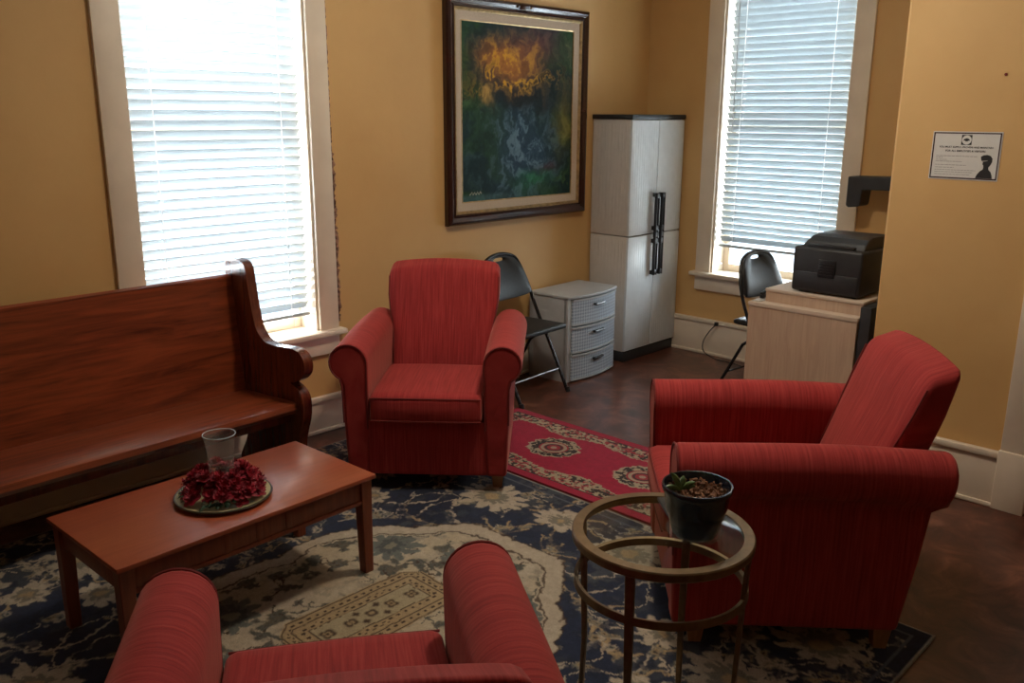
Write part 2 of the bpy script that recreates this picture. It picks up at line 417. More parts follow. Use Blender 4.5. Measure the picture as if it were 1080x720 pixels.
def baseboard(name, axis, at, s0, s1, h=0.25):
    b = nb()
    def bx(d0, d1, z0, z1, bev=0.003):
        if axis == 'y': box(b, (s0, at-d1, z0), (s1, at-d0, z1), bev=bev)
        else: box(b, (at-d1, s0, z0), (at-d0, s1, z1), bev=bev)
    bx(0, 0.020, 0, h-0.028); bx(0, 0.034, h-0.03, h, 0.006)
    bx(0.02, 0.034, 0, 0.022, 0.006)
    return struct(obj(name, b, M['trim']))
baseboard('baseboard_left', 'y', YA, X0, XB, 0.205)
baseboard('baseboard_back', 'x', XB, YC, YA-0.034, 0.262)
baseboard('baseboard_right', 'x', XC, 0.985, YC, 0.262)
# door at the far right edge: casing and plinth block, leaf beyond the frame
d1 = empty_struct('door_1')
b = nb(); box(b, (XC-0.030, 0.865, 0.275), (XC, 0.985, 2.15), bev=0.004); struct(obj('door_casing', b, M['trim'], d1))
b = nb(); box(b, (XC-0.040, 0.860, 0), (XC, 0.990, 0.275), bev=0.005); struct(obj('plinth_block', b, M['trim'], d1))
b = nb(); box(b, (XC-0.030, 0.0, 2.03), (XC, 0.865, 2.15), bev=0.004); struct(obj('door_head', b, M['trim'], d1))
b = nb(); box(b, (XC-0.012, 0.02, 0.01), (XC, 0.862, 2.03))
for z0, z1 in ((0.2, 0.95), (1.1, 1.9)):
    for y0, y1 in ((0.12, 0.40), (0.48, 0.76)): box(b, (XC-0.018, y0, z0), (XC-0.010, y1, z1), bev=0.004)
struct(obj('door_leaf', b, M['trim'], d1))

# crumbled plaster strip beside the casing of the left window
rnd = random.Random(3)
for nm, mt, wmin, wmax, dpt, za, zb in (('trim_1', 'plaster', .016, .038, .010, .60, 2.7), ('trim_2', 'plaster_d', .006, .026, .016, .60, 1.75)):
    b = nb(); xs0 = W1['b']+0.118; z = za; L = []; 
    while z < zb:
        wd = rnd.uniform(wmin, wmax)*(1.0 if z < 1.5 else 0.55)
        L.append((z, wd)); z += rnd.uniform(.008, .022)
    for (z0, w0), (z1, w1) in zip(L, L[1:]):
        q = [(xs0-.001, YA, z0), (xs0+w0, YA, z0), (xs0+w1, YA, z1), (xs0-.001, YA, z1)]
        d0 = dpt*rnd.uniform(.4, 1)
        A = [b.verts.new(p) for p in q]; B = [b.verts.new((p[0]*1-(0.3*w0 if k in (1, 2) else 0), YA-d0, p[2])) for k, p in enumerate(q)]
        for k in range(4): b.faces.new((A[k], A[(k+1) % 4], B[(k+1) % 4], B[k]))
        b.faces.new(B)
    bmesh.ops.recalc_face_normals(b, faces=b.faces[:])
    struct(obj(nm, b, M[mt], sm=False))

# ------------------------------------------------------------------ blinds
def blind(axis, at, s0, s1, ztop, zbot, label, tilt, wand=False):
    pitch = 0.0445
    loc = ((s0+s1)/2, at, zbot) if axis == 'y' else (at, (s0+s1)/2, zbot)
    rz = 0 if axis == 'y' else -PI/2          # local -y looks into the room
    root = thing('window_blind', label, 'blind', loc, rz)
    w = (s1-s0)/2; b = nb()
    n = int((ztop-0.05-(zbot+0.035))/pitch)
    ct, st = math.cos(tilt), math.sin(tilt)
    for i in range(n):
        z = 0.04+pitch*i+0.02
        prof = []
        for k in range(7):
            t = -1+2*k/6; y = 0.025*t; c = 0.004*(1-t*t)
            prof.append((y, c))
        pts = [(y*ct - c*st, y*st + c*ct) for y, c in prof] + [(y*ct-(c-.0028)*st, y*st+(c-.0028)*ct) for y, c in prof[::-1]]
        dz = [rnd.uniform(-.0012, .0012) for _ in range(2)]
        A = [b.verts.new((-w, y, z+zz+dz[0])) for y, zz in pts]; B = [b.verts.new((w, y, z+zz+dz[1])) for y, zz in pts]
        m_ = len(pts)
        for k in range(m_): b.faces.new((A[k], A[(k+1) % m_], B[(k+1) % m_], B[k]))
        b.faces.new(A[::-1]); b.faces.new(B)
    bmesh.ops.recalc_face_normals(b, faces=b.faces[:])
    obj('slats', b, M['slat'], root)
    H = ztop-zbot
    boxo('bottom_rail', (-w, -0.022, 0), (w, 0.022, 0.018), M['slat'], root, 0.004)
    boxo('head_rail', (-w, -0.028, H-0.05), (w, 0.028, H), M['slat'], root)
    for x in (-w*0.74, w*0.74):
        c = nb()
        for yy in (-0.0265, 0.0265): tube(c, [(x, yy, 0.015), (x, yy, H-0.04)], 0.0024, 6)
        obj('ladder_cord', c, M['cord'], root)
    if not wand: return root
    c = nb(); tube(c, [(-w*0.86, -0.036, H-0.05), (-w*0.86+0.004, -0.040, H-1.02)], 0.0035, 8); obj('tilt_wand', c, M['grey_pl'], root)
    return root
blind('y', YA+0.055, W1['a']+0.016, 2.595, 2.60, 0.652, 'white slatted blind overexposed by daylight in the window above the wooden pew', math.radians(-50))
blind('x', XB+0.055, 2.462, 3.305, 2.60, 0.790, 'white slatted blind in the window between cabinet and printer', math.radians(-52), True)

# ------------------------------------------------------------------ numpy pattern helpers
def vnoise(x, y, seed):
    rs = np.random.RandomState(seed); G = rs.rand(256, 256)
    xi = np.floor(x).astype(int); yi = np.floor(y).astype(int); xf = x-xi; yf = y-yi
    xf = xf*xf*(3-2*xf); yf = yf*yf*(3-2*yf)
    g = lambda a, b_: G[a % 256, b_ % 256]
    return (g(xi, yi)*(1-xf)+g(xi+1, yi)*xf)*(1-yf)+(g(xi, yi+1)*(1-xf)+g(xi+1, yi+1)*xf)*yf
def fbm(x, y, seed, o=5):
    s = 0; a = 0.5; t = 0
    for i in range(o):
        s = s+a*vnoise(x*2**i, y*2**i, seed+i); t += a; a *= 0.55
    return s/t
def grid_sheet(name, lx, ly, nx, ny, thick, colfn, mat, zfn=None, parent=None):
    xs = np.linspace(-lx/2, lx/2, nx); ys = np.linspace(-ly/2, ly/2, ny)
    U, V = np.meshgrid(xs, ys); C = np.clip(colfn(U, V), 0, 1)
    Z = np.full_like(U, thick) if zfn is None else zfn(U, V)
    top = np.stack([U, V, Z], -1).reshape(-1, 3)
    idx = np.arange(nx*ny).reshape(ny, nx)
    f = np.stack([idx[:-1, :-1], idx[:-1, 1:], idx[1:, 1:], idx[1:, :-1]], -1).reshape(-1, 4)
    rim = np.concatenate([idx[0, :], idx[1:, -1], idx[-1, -2::-1], idx[-2:0:-1, 0]])
    low = top[rim].copy(); low[:, 2] = 0; nv = len(top); k = len(rim)
    a = np.arange(k); side = np.stack([rim, nv+a, nv+(a+1) % k, rim[(a+1) % k]], -1)
    V3 = np.concatenate([top, low]); Fc = np.concatenate([f, side])
    me = bpy.data.meshes.new(name); me.vertices.add(len(V3)); me.vertices.foreach_set('co', V3.astype(np.float32).ravel())
    me.loops.add(Fc.size); me.loops.foreach_set('vertex_index', Fc.astype(np.int32).ravel())
    me.polygons.add(len(Fc)); me.polygons.foreach_set('loop_start', np.arange(0, Fc.size, 4, dtype=np.int32))
    me.update(calc_edges=True); me.validate()
    at = me.color_attributes.new('pattern', 'FLOAT_COLOR', 'POINT')
    cc = np.concatenate([C.reshape(-1, 3), C.reshape(-1, 3)[rim]]); cc = np.concatenate([cc, np.ones((len(cc), 1))], 1)
    at.data.foreach_set('color', cc.astype(np.float32).ravel())
    me.materials.append(mat); o = bpy.data.objects.new(name, me); COL.objects.link(o)
    if parent: o.parent = parent
    return o
def mixc(C, c, mask):
    mask = np.clip(mask, 0, 1)[..., None]; return C*(1-mask)+np.array(c)*mask
def sm(a, b_, x): t = np.clip((x-a)/(b_-a), 0, 1); return t*t*(3-2*t)
def flower(C, U, V, cx, cy, R, n, rot, c1, c2, c3, sq=1.0):
    x = U-cx; y = (V-cy)*sq; r = np.hypot(x, y); th = np.arctan2(y, x)+rot
    lim = R*(0.55+0.45*np.abs(np.cos(n*th/2))**0.7)
    C = mixc(C, c1, 1-sm(-.006, .006, r-lim)); C = mixc(C, c2, 1-sm(-.005, .005, r-lim*0.55)); C = mixc(C, c3, 1-sm(-.004, .004, r-R*0.22))
    return C
def arc(C, U, V, cx, cy, R, a0, a1, w, col):
    x = U-cx; y = V-cy; r = np.hypot(x, y); th = np.mod(np.arctan2(y, x)-a0, 2*PI)
    return mixc(C, col, (1-sm(w*.6, w*1.3, np.abs(r-R)))*(th < (a1-a0)))

# ------------------------------------------------------------------ large blue rug
NAVY = (0.022, 0.029, 0.056); CREAM = (0.43, 0.355, 0.265); TAN = (0.36, 0.255, 0.14); GREY = (0.13, 0.14, 0.135); BRN = (0.055, 0.030, 0.018); DK = (0.018, 0.02, 0.028)
def rug_col(U, V):
    du = (fbm(U*9+40, V*9+7, 11)-.5)*.07+(fbm(U*38+4, V*38+7, 12, 3)-.5)*.030; dv = (fbm(U*9+90, V*9+33, 23)-.5)*.07+(fbm(U*38+9, V*38+3, 24, 3)-.5)*.030
    A = np.abs(U)+du; B = np.abs(V)+dv
    n1 = fbm(U*5+3, V*5+9, 5); n2 = fbm(U*60, V*60, 8, 2); n3 = fbm(U*22+5, V*22+50, 9, 4)
    C = np.zeros(U.shape+(3,))+np.array(NAVY); C = mixc(C, (0.06, 0.065, 0.075), sm(.45, .65, n1)*.8); C = mixc(C, DK, sm(.48, .62, n3)*.8)
    R_ = np.random.RandomState(4)
    for k in range(120):
        cx, cy = R_.uniform(0, 1.25), R_.uniform(0, 1.5); r = R_.uniform(.05, .20); a0 = R_.uniform(0, 2*PI); ln = R_.uniform(1.2, 3.2)
        C = arc(C, A, B, cx, cy, r, a0, a0+ln, R_.uniform(.0025, .008), CREAM if k % 3 else TAN)
        for q in range(3):
            a = a0+ln*R_.rand(); lx, ly = cx+(r+.02)*math.cos(a), cy+(r+.02)*math.sin(a)
            C = flower(C, A, B, lx, ly, R_.uniform(.010, .028), R_.randint(4, 8), R_.rand()*6, CREAM if q % 2 else (0.20, 0.18, 0.14), GREY if q % 2 else TAN, DK, R_.uniform(.6, 1.5))
    C = mixc(C, NAVY, sm(.54, .66, n3)*.8)
    for cx, cy, r, n in ((.98, .38, .13, 12), (1.02, .78, .09, 9), (.55, 1.10, .13, 11), (.15, 1.22, .10, 10), (.92, 1.20, .12, 11), (1.02, .0, .11, 11), (.60, .80, .08, 9), (.30, .92, .08, 9), (.80, .98, .07, 8), (.36, 1.38, .07, 9)):
        C = flower(C, A, B, cx, cy, r, n, .3, CREAM, (0.20, 0.175, 0.135), TAN, 0.75)
    # lobed cream medallion
    rr = np.hypot(A/0.76, B/0.62); th = np.arctan2(B/.62, A/.76)
    lim = 0.93+0.075*np.abs(np.sin(th*4))
    C = mixc(C, BRN, 1-sm(-.008, .008, rr-lim-.035)); C = mixc(C, CREAM, 1-sm(-.008, .008, rr-lim-.022))
    C = mixc(C, BRN, (1-sm(.004, .012, np.abs(rr-lim+.09)))*.9)
    ins = rr < lim-.11
    K = C.copy(); K = mixc(K, (0.43, 0.345, 0.235), sm(.35, .7, n1)); K = mixc(K, (0.27, 0.235, 0.18), sm(.55, .7, n3)*.7)
    for k in range(60):
        cx, cy = R_.uniform(0, .74), R_.uniform(.0, .62); r = R_.uniform(.03, .12); a0 = R_.uniform(0, 2*PI); ln = R_.uniform(1.0, 2.8)
        K = arc(K, A, B, cx, cy, r, a0, a0+ln, .0034, BRN if k % 2 else (0.09, 0.085, 0.07))
        for q in range(3):
            a = a0+ln*R_.rand()
            K = flower(K, A, B, cx+(r+.010)*math.cos(a), cy+(r+.010)*math.sin(a), R_.uniform(.012, .034), R_.randint(3, 7), R_.rand()*6, (0.075, 0.075, 0.062) if q else (0.12, 0.10, 0.07), (0.11, 0.11, 0.095), BRN, R_.uniform(.6, 1.6))
    K = flower(K, A, B, .36, .34, .12, 11, .2, (0.13, 0.135, 0.12), (0.08, 0.085, 0.08), (0.22, 0.19, 0.14))
    K = flower(K, A, B, .50, .06, .10, 11, .2, (0.13, 0.135, 0.12), (0.08, 0.085, 0.08), (0.22, 0.19, 0.14))
    C = np.where(ins[..., None], K, C)
    # tan panel with dotted frames in the middle
    a, b_ = np.abs(U)+du*.2, np.abs(V)+dv*.2
    q = np.maximum(a-.31, b_-.155)
    q = np.where((a > .17) & (b_ > .08), np.maximum(q, (a-.31)+(b_-.155)+.06), q)
    P = np.zeros_like(C)+np.array(TAN)
    dots = (np.sin(U*190)*np.sin(V*190) > .25)
    P = mixc(P, BRN, ((np.abs(q+.030) < .009) & dots)*1.0); P = mixc(P, BRN, ((np.abs(q+.075) < .009) & dots)*1.0)
    for e in (-.008, -.048, -.095): P = mixc(P, BRN, 1-sm(.0015, .0045, np.abs(q-e)))
    P = mixc(P, (0.36, 0.29, 0.18), (q < -.097)*1.0)
    for cx in (0, .09, .18): P = flower(P, a, b_, cx, .0, .028, 4, .78, BRN, TAN, BRN)
    P = flower(P, a, b_, .045, .035, .014, 4, 0, BRN, BRN, BRN)
    C = np.where((q < 0)[..., None], P, C)
    # edge
    e = np.minimum(1.235-np.abs(U), 1.465-np.abs(V))
    C = mixc(C, (0.09, 0.10, 0.12), (np.abs(e-.055) < .006)*1.0)
    C = mixc(C, (0.27, 0.26, 0.24), (e < .010)*1.0)
    return C*(0.85+0.3*n2[..., None])
rug = grid_sheet('area_rug', 2.47, 2.93, 460, 546, 0.010, rug_col, M['rug'])
rug.location = (1.658, 2.262, 0.0005)
tag(rug, 'large navy and cream floral area rug under the coffee table and armchairs', 'rug')

def run_col(U, V):
    C = np.zeros(U.shape+(3,))+np.array((0.31, 0.009, 0.036))
    n1 = fbm(U*50, V*50, 3, 2); n2 = fbm(U*62+9, V*62, 17, 2); n3 = fbm(U*62+50, V*62+9, 29, 2); jag = (fbm(U*70, V*70, 77, 2)-.5)*.03
    C = C*(0.85+.3*n1[..., None])
    hw, hl = 0.3675, 0.98
    e = np.minimum(hw-np.abs(U), hl-np.abs(V))
    inner = 0.155+0.022*np.sin(V*2*PI/0.47+1.2)
    inner = np.minimum(inner, 0.19)+jag
    band = (e > 0.055) & (e < inner)
    K = np.zeros_like(C)+np.array((0.36, 0.30, 0.20)); K = mixc(K, (0.03, 0.02, 0.018), sm(.50, .56, n2)); K = mixc(K, (0.30, 0.03, 0.04), sm(.60, .66, n3))
    C = np.where(band[..., None], K, C)
    C = mixc(C, (0.03, 0.015, 0.015), (np.abs(e-.055) < .004)*1.0); C = mixc(C, (0.33, 0.27, 0.18), (np.abs(e-inner) < .006)*(e > .05))
    for cy in (.961, .398, -.165, -.728):
        x = U*1.0-.02; y = (V-cy)*.92; r = np.hypot(x, y); th = np.arctan2(y, x)
        lim = .125+.012*np.abs(np.sin(th*6))+jag*.8
        C = mixc(C, (0.34, 0.28, 0.19), (r < lim)*1.0); C = mixc(C, (0.03, 0.02, 0.018), ((r < lim-.012) & (n2 > .48))*1.0)
        C = mixc(C, (0.28, 0.02, 0.03), ((r < .075))*1.0); C = mixc(C, (0.33, 0.27, 0.19), ((np.abs(r-.058) < .008))*1.0)
        C = mixc(C, (0.05, 0.02, 0.02), ((np.abs(r-.040) < .006))*1.0); C = mixc(C, (0.33, 0.25, 0.18), (r < .016)*1.0)
    C = mixc(C, (0.16, 0.012, 0.02), (e < .006)*1.0)
    return C
run = grid_sheet('runner_rug', 0.735, 1.96, 220, 588, 0.008, run_col, M['runner'])
run.location = (3.285, 2.46, 0.0005); run.rotation_euler.z = math.radians(0.6)
tag(run, 'narrow crimson runner rug with cream medallions beside the folding chair', 'rug')

# ------------------------------------------------------------------ armchairs (front = +x)
def arm_section():
    P = [(.270, .10), (.262, .30), (.258, .56)]
    cy, cz, r = .345, .611, .088
    for k in range(19):
        a = math.radians(180-(180+62)*k/18)
        P.append((cy+r*math.cos(a), cz+r*math.sin(a)))
    P += [(.376, .50), (.374, .33), (.364, .075), (.270, .075)]
    return P
def arm_mesh(side):
    b = nb(); sec = arm_section(); nst = 17
    cy = sum(p[0] for p in sec)/len(sec); rings = []
    for i in range(nst):
        t = i/(nst-1)
        ring = []
        for y, z in sec:
            xf = .428-.018*max(0, .5-z)/.5
            xr = -.300-.10*min(z, .68)/.68 - (.02 if z > .52 else 0)
            x = xr+(xf-xr)*t
            yy, zz = y, z
            if z > .52: zz += -.006*math.cos(t*PI*2)*0.5 - .010*(1-t)**6
            bul = 0.006*math.sin(PI*t) if .12 < z < .50 and y > .35 else 0
            ring.append(b.verts.new((x, side*(yy+bul), zz)))
        rings.append(ring)
    n = len(sec)
    for A, B in zip(rings, rings[1:]):
        for k in range(n): b.faces.new((A[k], A[(k+1) % n], B[(k+1) % n], B[k]))
    b.faces.new(rings[0]); b.faces.new(rings[-1])
    bmesh.ops.recalc_face_normals(b, faces=b.faces[:])
    return b
def make_armchair(label):
    t = thing('armchair', label, 'armchair', group='matching red armchairs around the rug')
    # base
    def fb(p):
        if p.x < 0: p.x -= 0.06*(p.z+.125)/.25
        return Vector((p.x+.058, p.y, p.z+.208))
    obj('base', softbox(.70, .57, .265, .012, 8, fb), M['fab_y'], t)
    for s in (-1, 1):
        a = obj('armrest', arm_mesh(s), M['fab_x'], t); mod_bevel(a, .016, 3, 50)
        b = nb(); sec = arm_section()[1:-2]
        tube(b, [(.427-.018*max(0, .5-z)/.5, s*(y+(.345-y)*.06), z+(.611-z)*.06 if z > .5 else z) for y, z in sec], .0042, 6)
        obj('piping', b, M['pipe'], a)
    def fs(p):
        x, y, z = p
        if z > 0: z += .016*(1-(y/.27)**2)*(1-(x/.29)**2)
        if x > 0: x += .012*(1-(y/.27)**2)*max(0, 1-abs(z)/.09)
        return Vector((x+.175, y, z+.402))
    cu = obj('seat_cushion', softbox(.54, .512, .135, .030, 12, fs), M['fab_y'], t)
    b = nb()
    for zz in (-.052, .052):
        pts = []
        for yy in np.linspace(-.250, .250, 15): pts.append(fs(Vector((.268, float(yy), zz))))
        tube(b, pts, .0035, 6)
    obj('cushion_piping', b, M['pipe'], cu)
    def fk(p):
        s = (p.z+.325)/.65                     # 0 bottom .. 1 top
        half = p.x/.095
        front = -.125-.225*s**1.05; rear = -.300-.155*s
        mid = (front+rear)/2; ht = (front-rear)/2
        x = mid+half*ht
        wd = .255+.034*sm(.45, .8, np.array(s)).item()
        y = p.y/.29*wd
        z = .285+.63*s + (.022*(1-(y/.29)**2) if s > .8 else 0)
        if half > 0: x += .022*(1-(y/.29)**2)*math.sin(PI*min(1, s*1.0))
        z += .02*half*(-1)*s
        return Vector((x, y, z))
    bk = obj('backrest', softbox(.19, .58, .65, .038, 14, fk), M['fab_y'], t)
    for s in (-1, 1):
        b = nb(); tube(b, [fk(Vector((.088, s*.286, zz))) for zz in (-.1, 0, .1, .2, .27, .295)], .0035, 6)
        obj('back_piping', b, M['pipe'], bk)
    for x, y in ((.33, .32), (.33, -.32), (-.27, .32), (-.27, -.32)):
        b = nb()
        A = [b.verts.new((x+dx*.020, y+dy*.020, 0)) for dx, dy in ((-1, -1), (1, -1), (1, 1), (-1, 1))]
        B = [b.verts.new((x+dx*.030, y+dy*.030, .082)) for dx, dy in ((-1, -1), (1, -1), (1, 1), (-1, 1))]
        for k in range(4): b.faces.new((A[k], A[(k+1) % 4], B[(k+1) % 4], B[k]))
        b.faces.new(A[::-1]); b.faces.new(B); obj('leg', b, M['legwood'], t, sm=False)
    return t
RZ = 0.0108
ch1 = make_armchair('red upholstered armchair facing the camera, between the pew end and black folding chair')
ch1.location = (2.781, 3.178, RZ); ch1.rotation_euler.z = math.radians(221.4)
ch2 = dup(ch1, (2.77, 1.33, RZ), math.radians(130.7), 'red upholstered armchair seen side-on behind the round glass table')
ch3 = dup(ch1, (0.822, 1.245, RZ), math.radians(55.5), 'red upholstered armchair in the foreground, seen from behind, cut by the bottom edge')

# ------------------------------------------------------------------ wooden pew
pw = thing('church_pew', 'long dark wooden church pew against the wall below the left window', 'pew', (2.14, 3.925, .0112), math.radians(2.2))
prof = [(-.012, .975), (-.035, 1.006), (-.085, 1.018), (-.145, 1.012), (-.180, .985), (-.196, .90), (-.215, .79), (-.245, .70), (-.30, .655),
        (-.37, .645), (-.46, .650), (-.53, .655), (-.585, .640), (-.612, .605), (-.612, .565), (-.585, .530), (-.535, .500), (-.500, .488),
        (-.548, .470), (-.580, .440), (-.590, .390), (-.582, .330), (-.555, .260), (-.538, .200), (-.540, .13), (-.575, .06), (-.598, .02), (-.60, .0), (-.57, .0), (-.3, .0), (-.06, .0), (-.03, .0), (-.032, .02), (-.05, .05), (-.10, .13), (-.11, .20), (-.085, .29), (-.040, .37), (-.016, .44), (-.012, .60), (-.012, .80)]
pp = [(v.x, max(0, v.y)) for v in catmull([(a, c, 0) for a, c in prof], 4, True)]
for x0 in (-.055, -3.02):
    b = nb(); extrude_poly(b, pp, lambda a, c: (x0, a, c), lambda a, c: (x0+.048, a, c))
    o = obj('end_panel', b, M['pew_end'], pw, ang=30); mod_bevel(o, .010, 3, 40)
    o['label'] = 'carved end panel with scrolled arm'
b = nb(); extrude_poly(b, [(-.495, .352), (-.530, .350), (-.548, .372), (-.540, .395), (-.515, .403), (-.30, .388), (-.085, .375), (-.085, .345), (-.3, .355)],
                       lambda a, c: (-3.0, a, c), lambda a, c: (-.055, a, c)); obj('seat', b, M['pew'], pw, ang=50)
b = nb(); extrude_poly(b, [(-.085, .36), (-.112, .375), (-.060, .915), (-.058, .932), (-.040, .940), (-.022, .93), (-.030, .90), (-.062, .36)],
                       lambda a, c: (-3.0, a, c), lambda a, c: (-.055, a, c)); obj('backrest', b, M['pew'], pw, ang=50)
boxo('front_rail', (-3.0, -.49, .300), (-.055, -.465, .350), M['pew_end'], pw)
for x0 in (-1.9,):
    b = nb(); box(b, (x0, -.48, 0), (x0+.04, -.06, .345), bev=.004); obj('centre_support', b, M['pew_end'], pw)

# ------------------------------------------------------------------ coffee table
ct = thing('coffee_table', 'low rectangular cherry-wood coffee table holding the plate of red flowers', 'table', (1.366, 2.716, RZ), math.radians(1.8))
b = nb(); box(b, (-.485, -.256, .379), (.485, .256, .396), bev=.004); obj('tabletop', b, M['cherry'], ct)
for x in (-1, 1):
    for y in (-1, 1):
        b = nb(); cx, cy = x*.450, y*.218
        A = [b.verts.new((cx+dx*.019+x*.004, cy+dy*.019, 0)) for dx, dy in ((-1, -1), (1, -1), (1, 1), (-1, 1))]
        B = [b.verts.new((cx+dx*.024, cy+dy*.024, .379)) for dx, dy in ((-1, -1), (1, -1), (1, 1), (-1, 1))]
        for k in range(4): b.faces.new((A[k], A[(k+1) % 4], B[(k+1) % 4], B[k]))
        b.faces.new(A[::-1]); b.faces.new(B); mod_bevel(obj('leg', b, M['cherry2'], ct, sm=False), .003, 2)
for s in (-1, 1):
    b = nb(); box(b, (-.43, s*.225-.009, .300), (.43, s*.225+.009, .379), bev=.002); box(b, (-.43, s*.225-.014, .286), (.43, s*.225+.014, .302), bev=.004)
    for xx in (-.115, .0, .115): box(b, (xx-.012, s*.225-.013, .303), (xx+.012, s*.225+.013, .377), bev=.003)
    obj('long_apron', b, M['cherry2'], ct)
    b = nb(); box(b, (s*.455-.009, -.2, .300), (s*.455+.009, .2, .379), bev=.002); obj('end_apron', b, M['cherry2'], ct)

# plate, wreath, hurricane vase
PZ = .4074; PC = (1.364, 2.690)
b = nb(); lathe(b, [(0, .004), (.11, .004), (.125, .008), (.158, .016), (.162, .014), (.160, .009), (.12, .001), (0, .001)], 64)
pl = obj('serving_plate', b, M['plate'], None); pl.location = (PC[0], PC[1], PZ); tag(pl, 'round cream plate under the red flower wreath on the coffee table', 'plate')
b = nb(); lathe(b, [(.1575, .0165), (.1625, .0175), (.1650, .014), (.1625, .010), (.1595, .012), (.1575, .0165)], 64); obj('plate_rim', b, M['platerim'], pl)
wr = thing('flower_wreath', 'wreath of crimson artificial flowers with dark green leaves on the cream plate', 'flowers', (PC[0], PC[1], PZ+.006))
rf = random.Random(11)
def petalset(b, c, R, nrm, k=3):
    q = Vector((0, 0, 1)).rotation_difference(Vector(nrm).normalized()).to_matrix()
    for ring in range(k):
        m_ = 6; rr = R*(1-ring*.27); lift = R*(.12+.28*ring)
        for i in range(m_):
            a = 2*PI*i/m_+ring*.5+rf.uniform(-.2, .2); w = rr*.42
            ca, sa = math.cos(a), math.sin(a)
            def P(r_, o, z_): return Vector(c)+q@Vector((ca*r_-sa*o, sa*r_+ca*o, z_))
            zt = lift+rf.uniform(-.2, .4)*R*.5
            vs_ = [b.verts.new(P(0, 0, ring*.002)), b.verts.new(P(rr*.55, -w, lift*.6)), b.verts.new(P(rr*.95, -w*.6, zt)),
                   b.verts.new(P(rr*1.05, 0, zt*.8)), b.verts.new(P(rr*.95, w*.6, zt)), b.verts.new(P(rr*.55, w, lift*.6)), b.verts.new(P(rr*.5, 0, lift*.35))]
            for x_, y_ in ((0, 1), (1, 2), (2, 3), (3, 4), (4, 5), (5, 0)): b.faces.new((vs_[6], vs_[x_], vs_[y_]))
nf = 0
for ringr, cnt, zz in ((.112, 15, .026), (.088, 12, .050), (.125, 12, .018), (.070, 9, .058)):
    for i in range(cnt):
        a = 2*PI*i/cnt+rf.uniform(-.15, .15)
        if ringr > .11 and 3.5 < a % (2*PI) < 4.5 and zz < .02: continue
        r_ = ringr+rf.uniform(-.01, .008); c = (r_*math.cos(a), r_*math.sin(a), zz*1.35+rf.uniform(-.004, .016))
        b = nb(); petalset(b, c, rf.uniform(.028, .038), (math.cos(a)*.7*(1 if ringr > .08 else .2), math.sin(a)*.7*(1 if ringr > .08 else .2), 1))
        bmesh.ops.recalc_face_normals(b, faces=b.faces[:]); obj('flower', b, M['petal'], wr, sm=False); nf += 1
for k in range(46):
    a = rf.uniform(0, 2*PI) if k < 20 else rf.uniform(2.3, 4.9)
    b = nb() if k == 0 else b
    r0 = rf.uniform(.10, .128); ln = rf.uniform(.024, .042); da = rf.uniform(-.6, .6); z0 = .010+rf.uniform(0, .02)
    c0 = Vector((r0*math.cos(a), r0*math.sin(a), z0)); d = Vector((math.cos(a+da), math.sin(a+da), rf.uniform(-.15, .2))); s_ = Vector((-d.y, d.x, .2))
    p = [c0, c0+d*ln*.5+s_*ln*.28, c0+d*ln+Vector((0, 0, -.004)), c0+d*ln*.5-s_*ln*.28, c0+d*ln*.5+Vector((0, 0, .004))]
    p = [b.verts.new(x) for x in p]
    for i, j in ((0, 1), (1, 2), (2, 3), (3, 0)): b.faces.new((p[4], p[i], p[j]))
lf = obj('leaves', b, M['leafd'], wr, sm=False); lf['kind'] = 'stuff'
b = nb(); lathe(b, [(0, 0), (.048, 0), (.050, .006), (.047, .05), (.045, .10), (.047, .17), (.054, .225), (.059, .244), (.0565, .245), (.0515, .225), (.0445, .17), (.0425, .10), (.0445, .05), (.046, .010), (0, .008)], 48)
va = obj('hurricane_vase', b, M['vglass']); va.scale = (.94, .94, .92); va.location = (PC[0], PC[1], PZ+.006); bb_ = nb(); tube(bb_, [(.0577*math.cos(2*PI*k/40), .0577*math.sin(2*PI*k/40), .2445) for k in range(40)], .0018, 6, closed=True); obj('vase_rim', bb_, M['rimglass'], va)
tag(va, 'clear flared glass vase standing in the middle of the red wreath', 'vase')

# ------------------------------------------------------------------ round side table with glass top
TC = (1.855, 1.215); TH = .612
st_ = thing('side_table', 'round bronze side table with glass top carrying the potted plant', 'table', (TC[0], TC[1], RZ))
R = .243
b = nb(); lathe(b, [(R-.030, TH-.006), (R-.030, TH), (R-.003, TH), (R, TH-.004), (R, TH-.022), (R-.004, TH-.026), (R-.022, TH-.026), (R-.022, TH-.012), (R-.030, TH-.012), (R-.030, TH-.006)], 96)
obj('top_rim', b, M['bronze'], st_, ang=30)
b = nb(); lathe(b, [(0, TH-.010), (R-.024, TH-.010), (R-.024, TH-.003), (0, TH-.003)], 72); obj('glass_top', b, M['tglass'], st_, ang=30)
b = nb(); lathe(b, [(R-.020, TH-.162), (R-.020, TH-.140), (R-.010, TH-.138), (R-.008, TH-.160), (R-.020, TH-.162)], 96)
obj('lower_ring', b, M['bronze'], st_, ang=30)
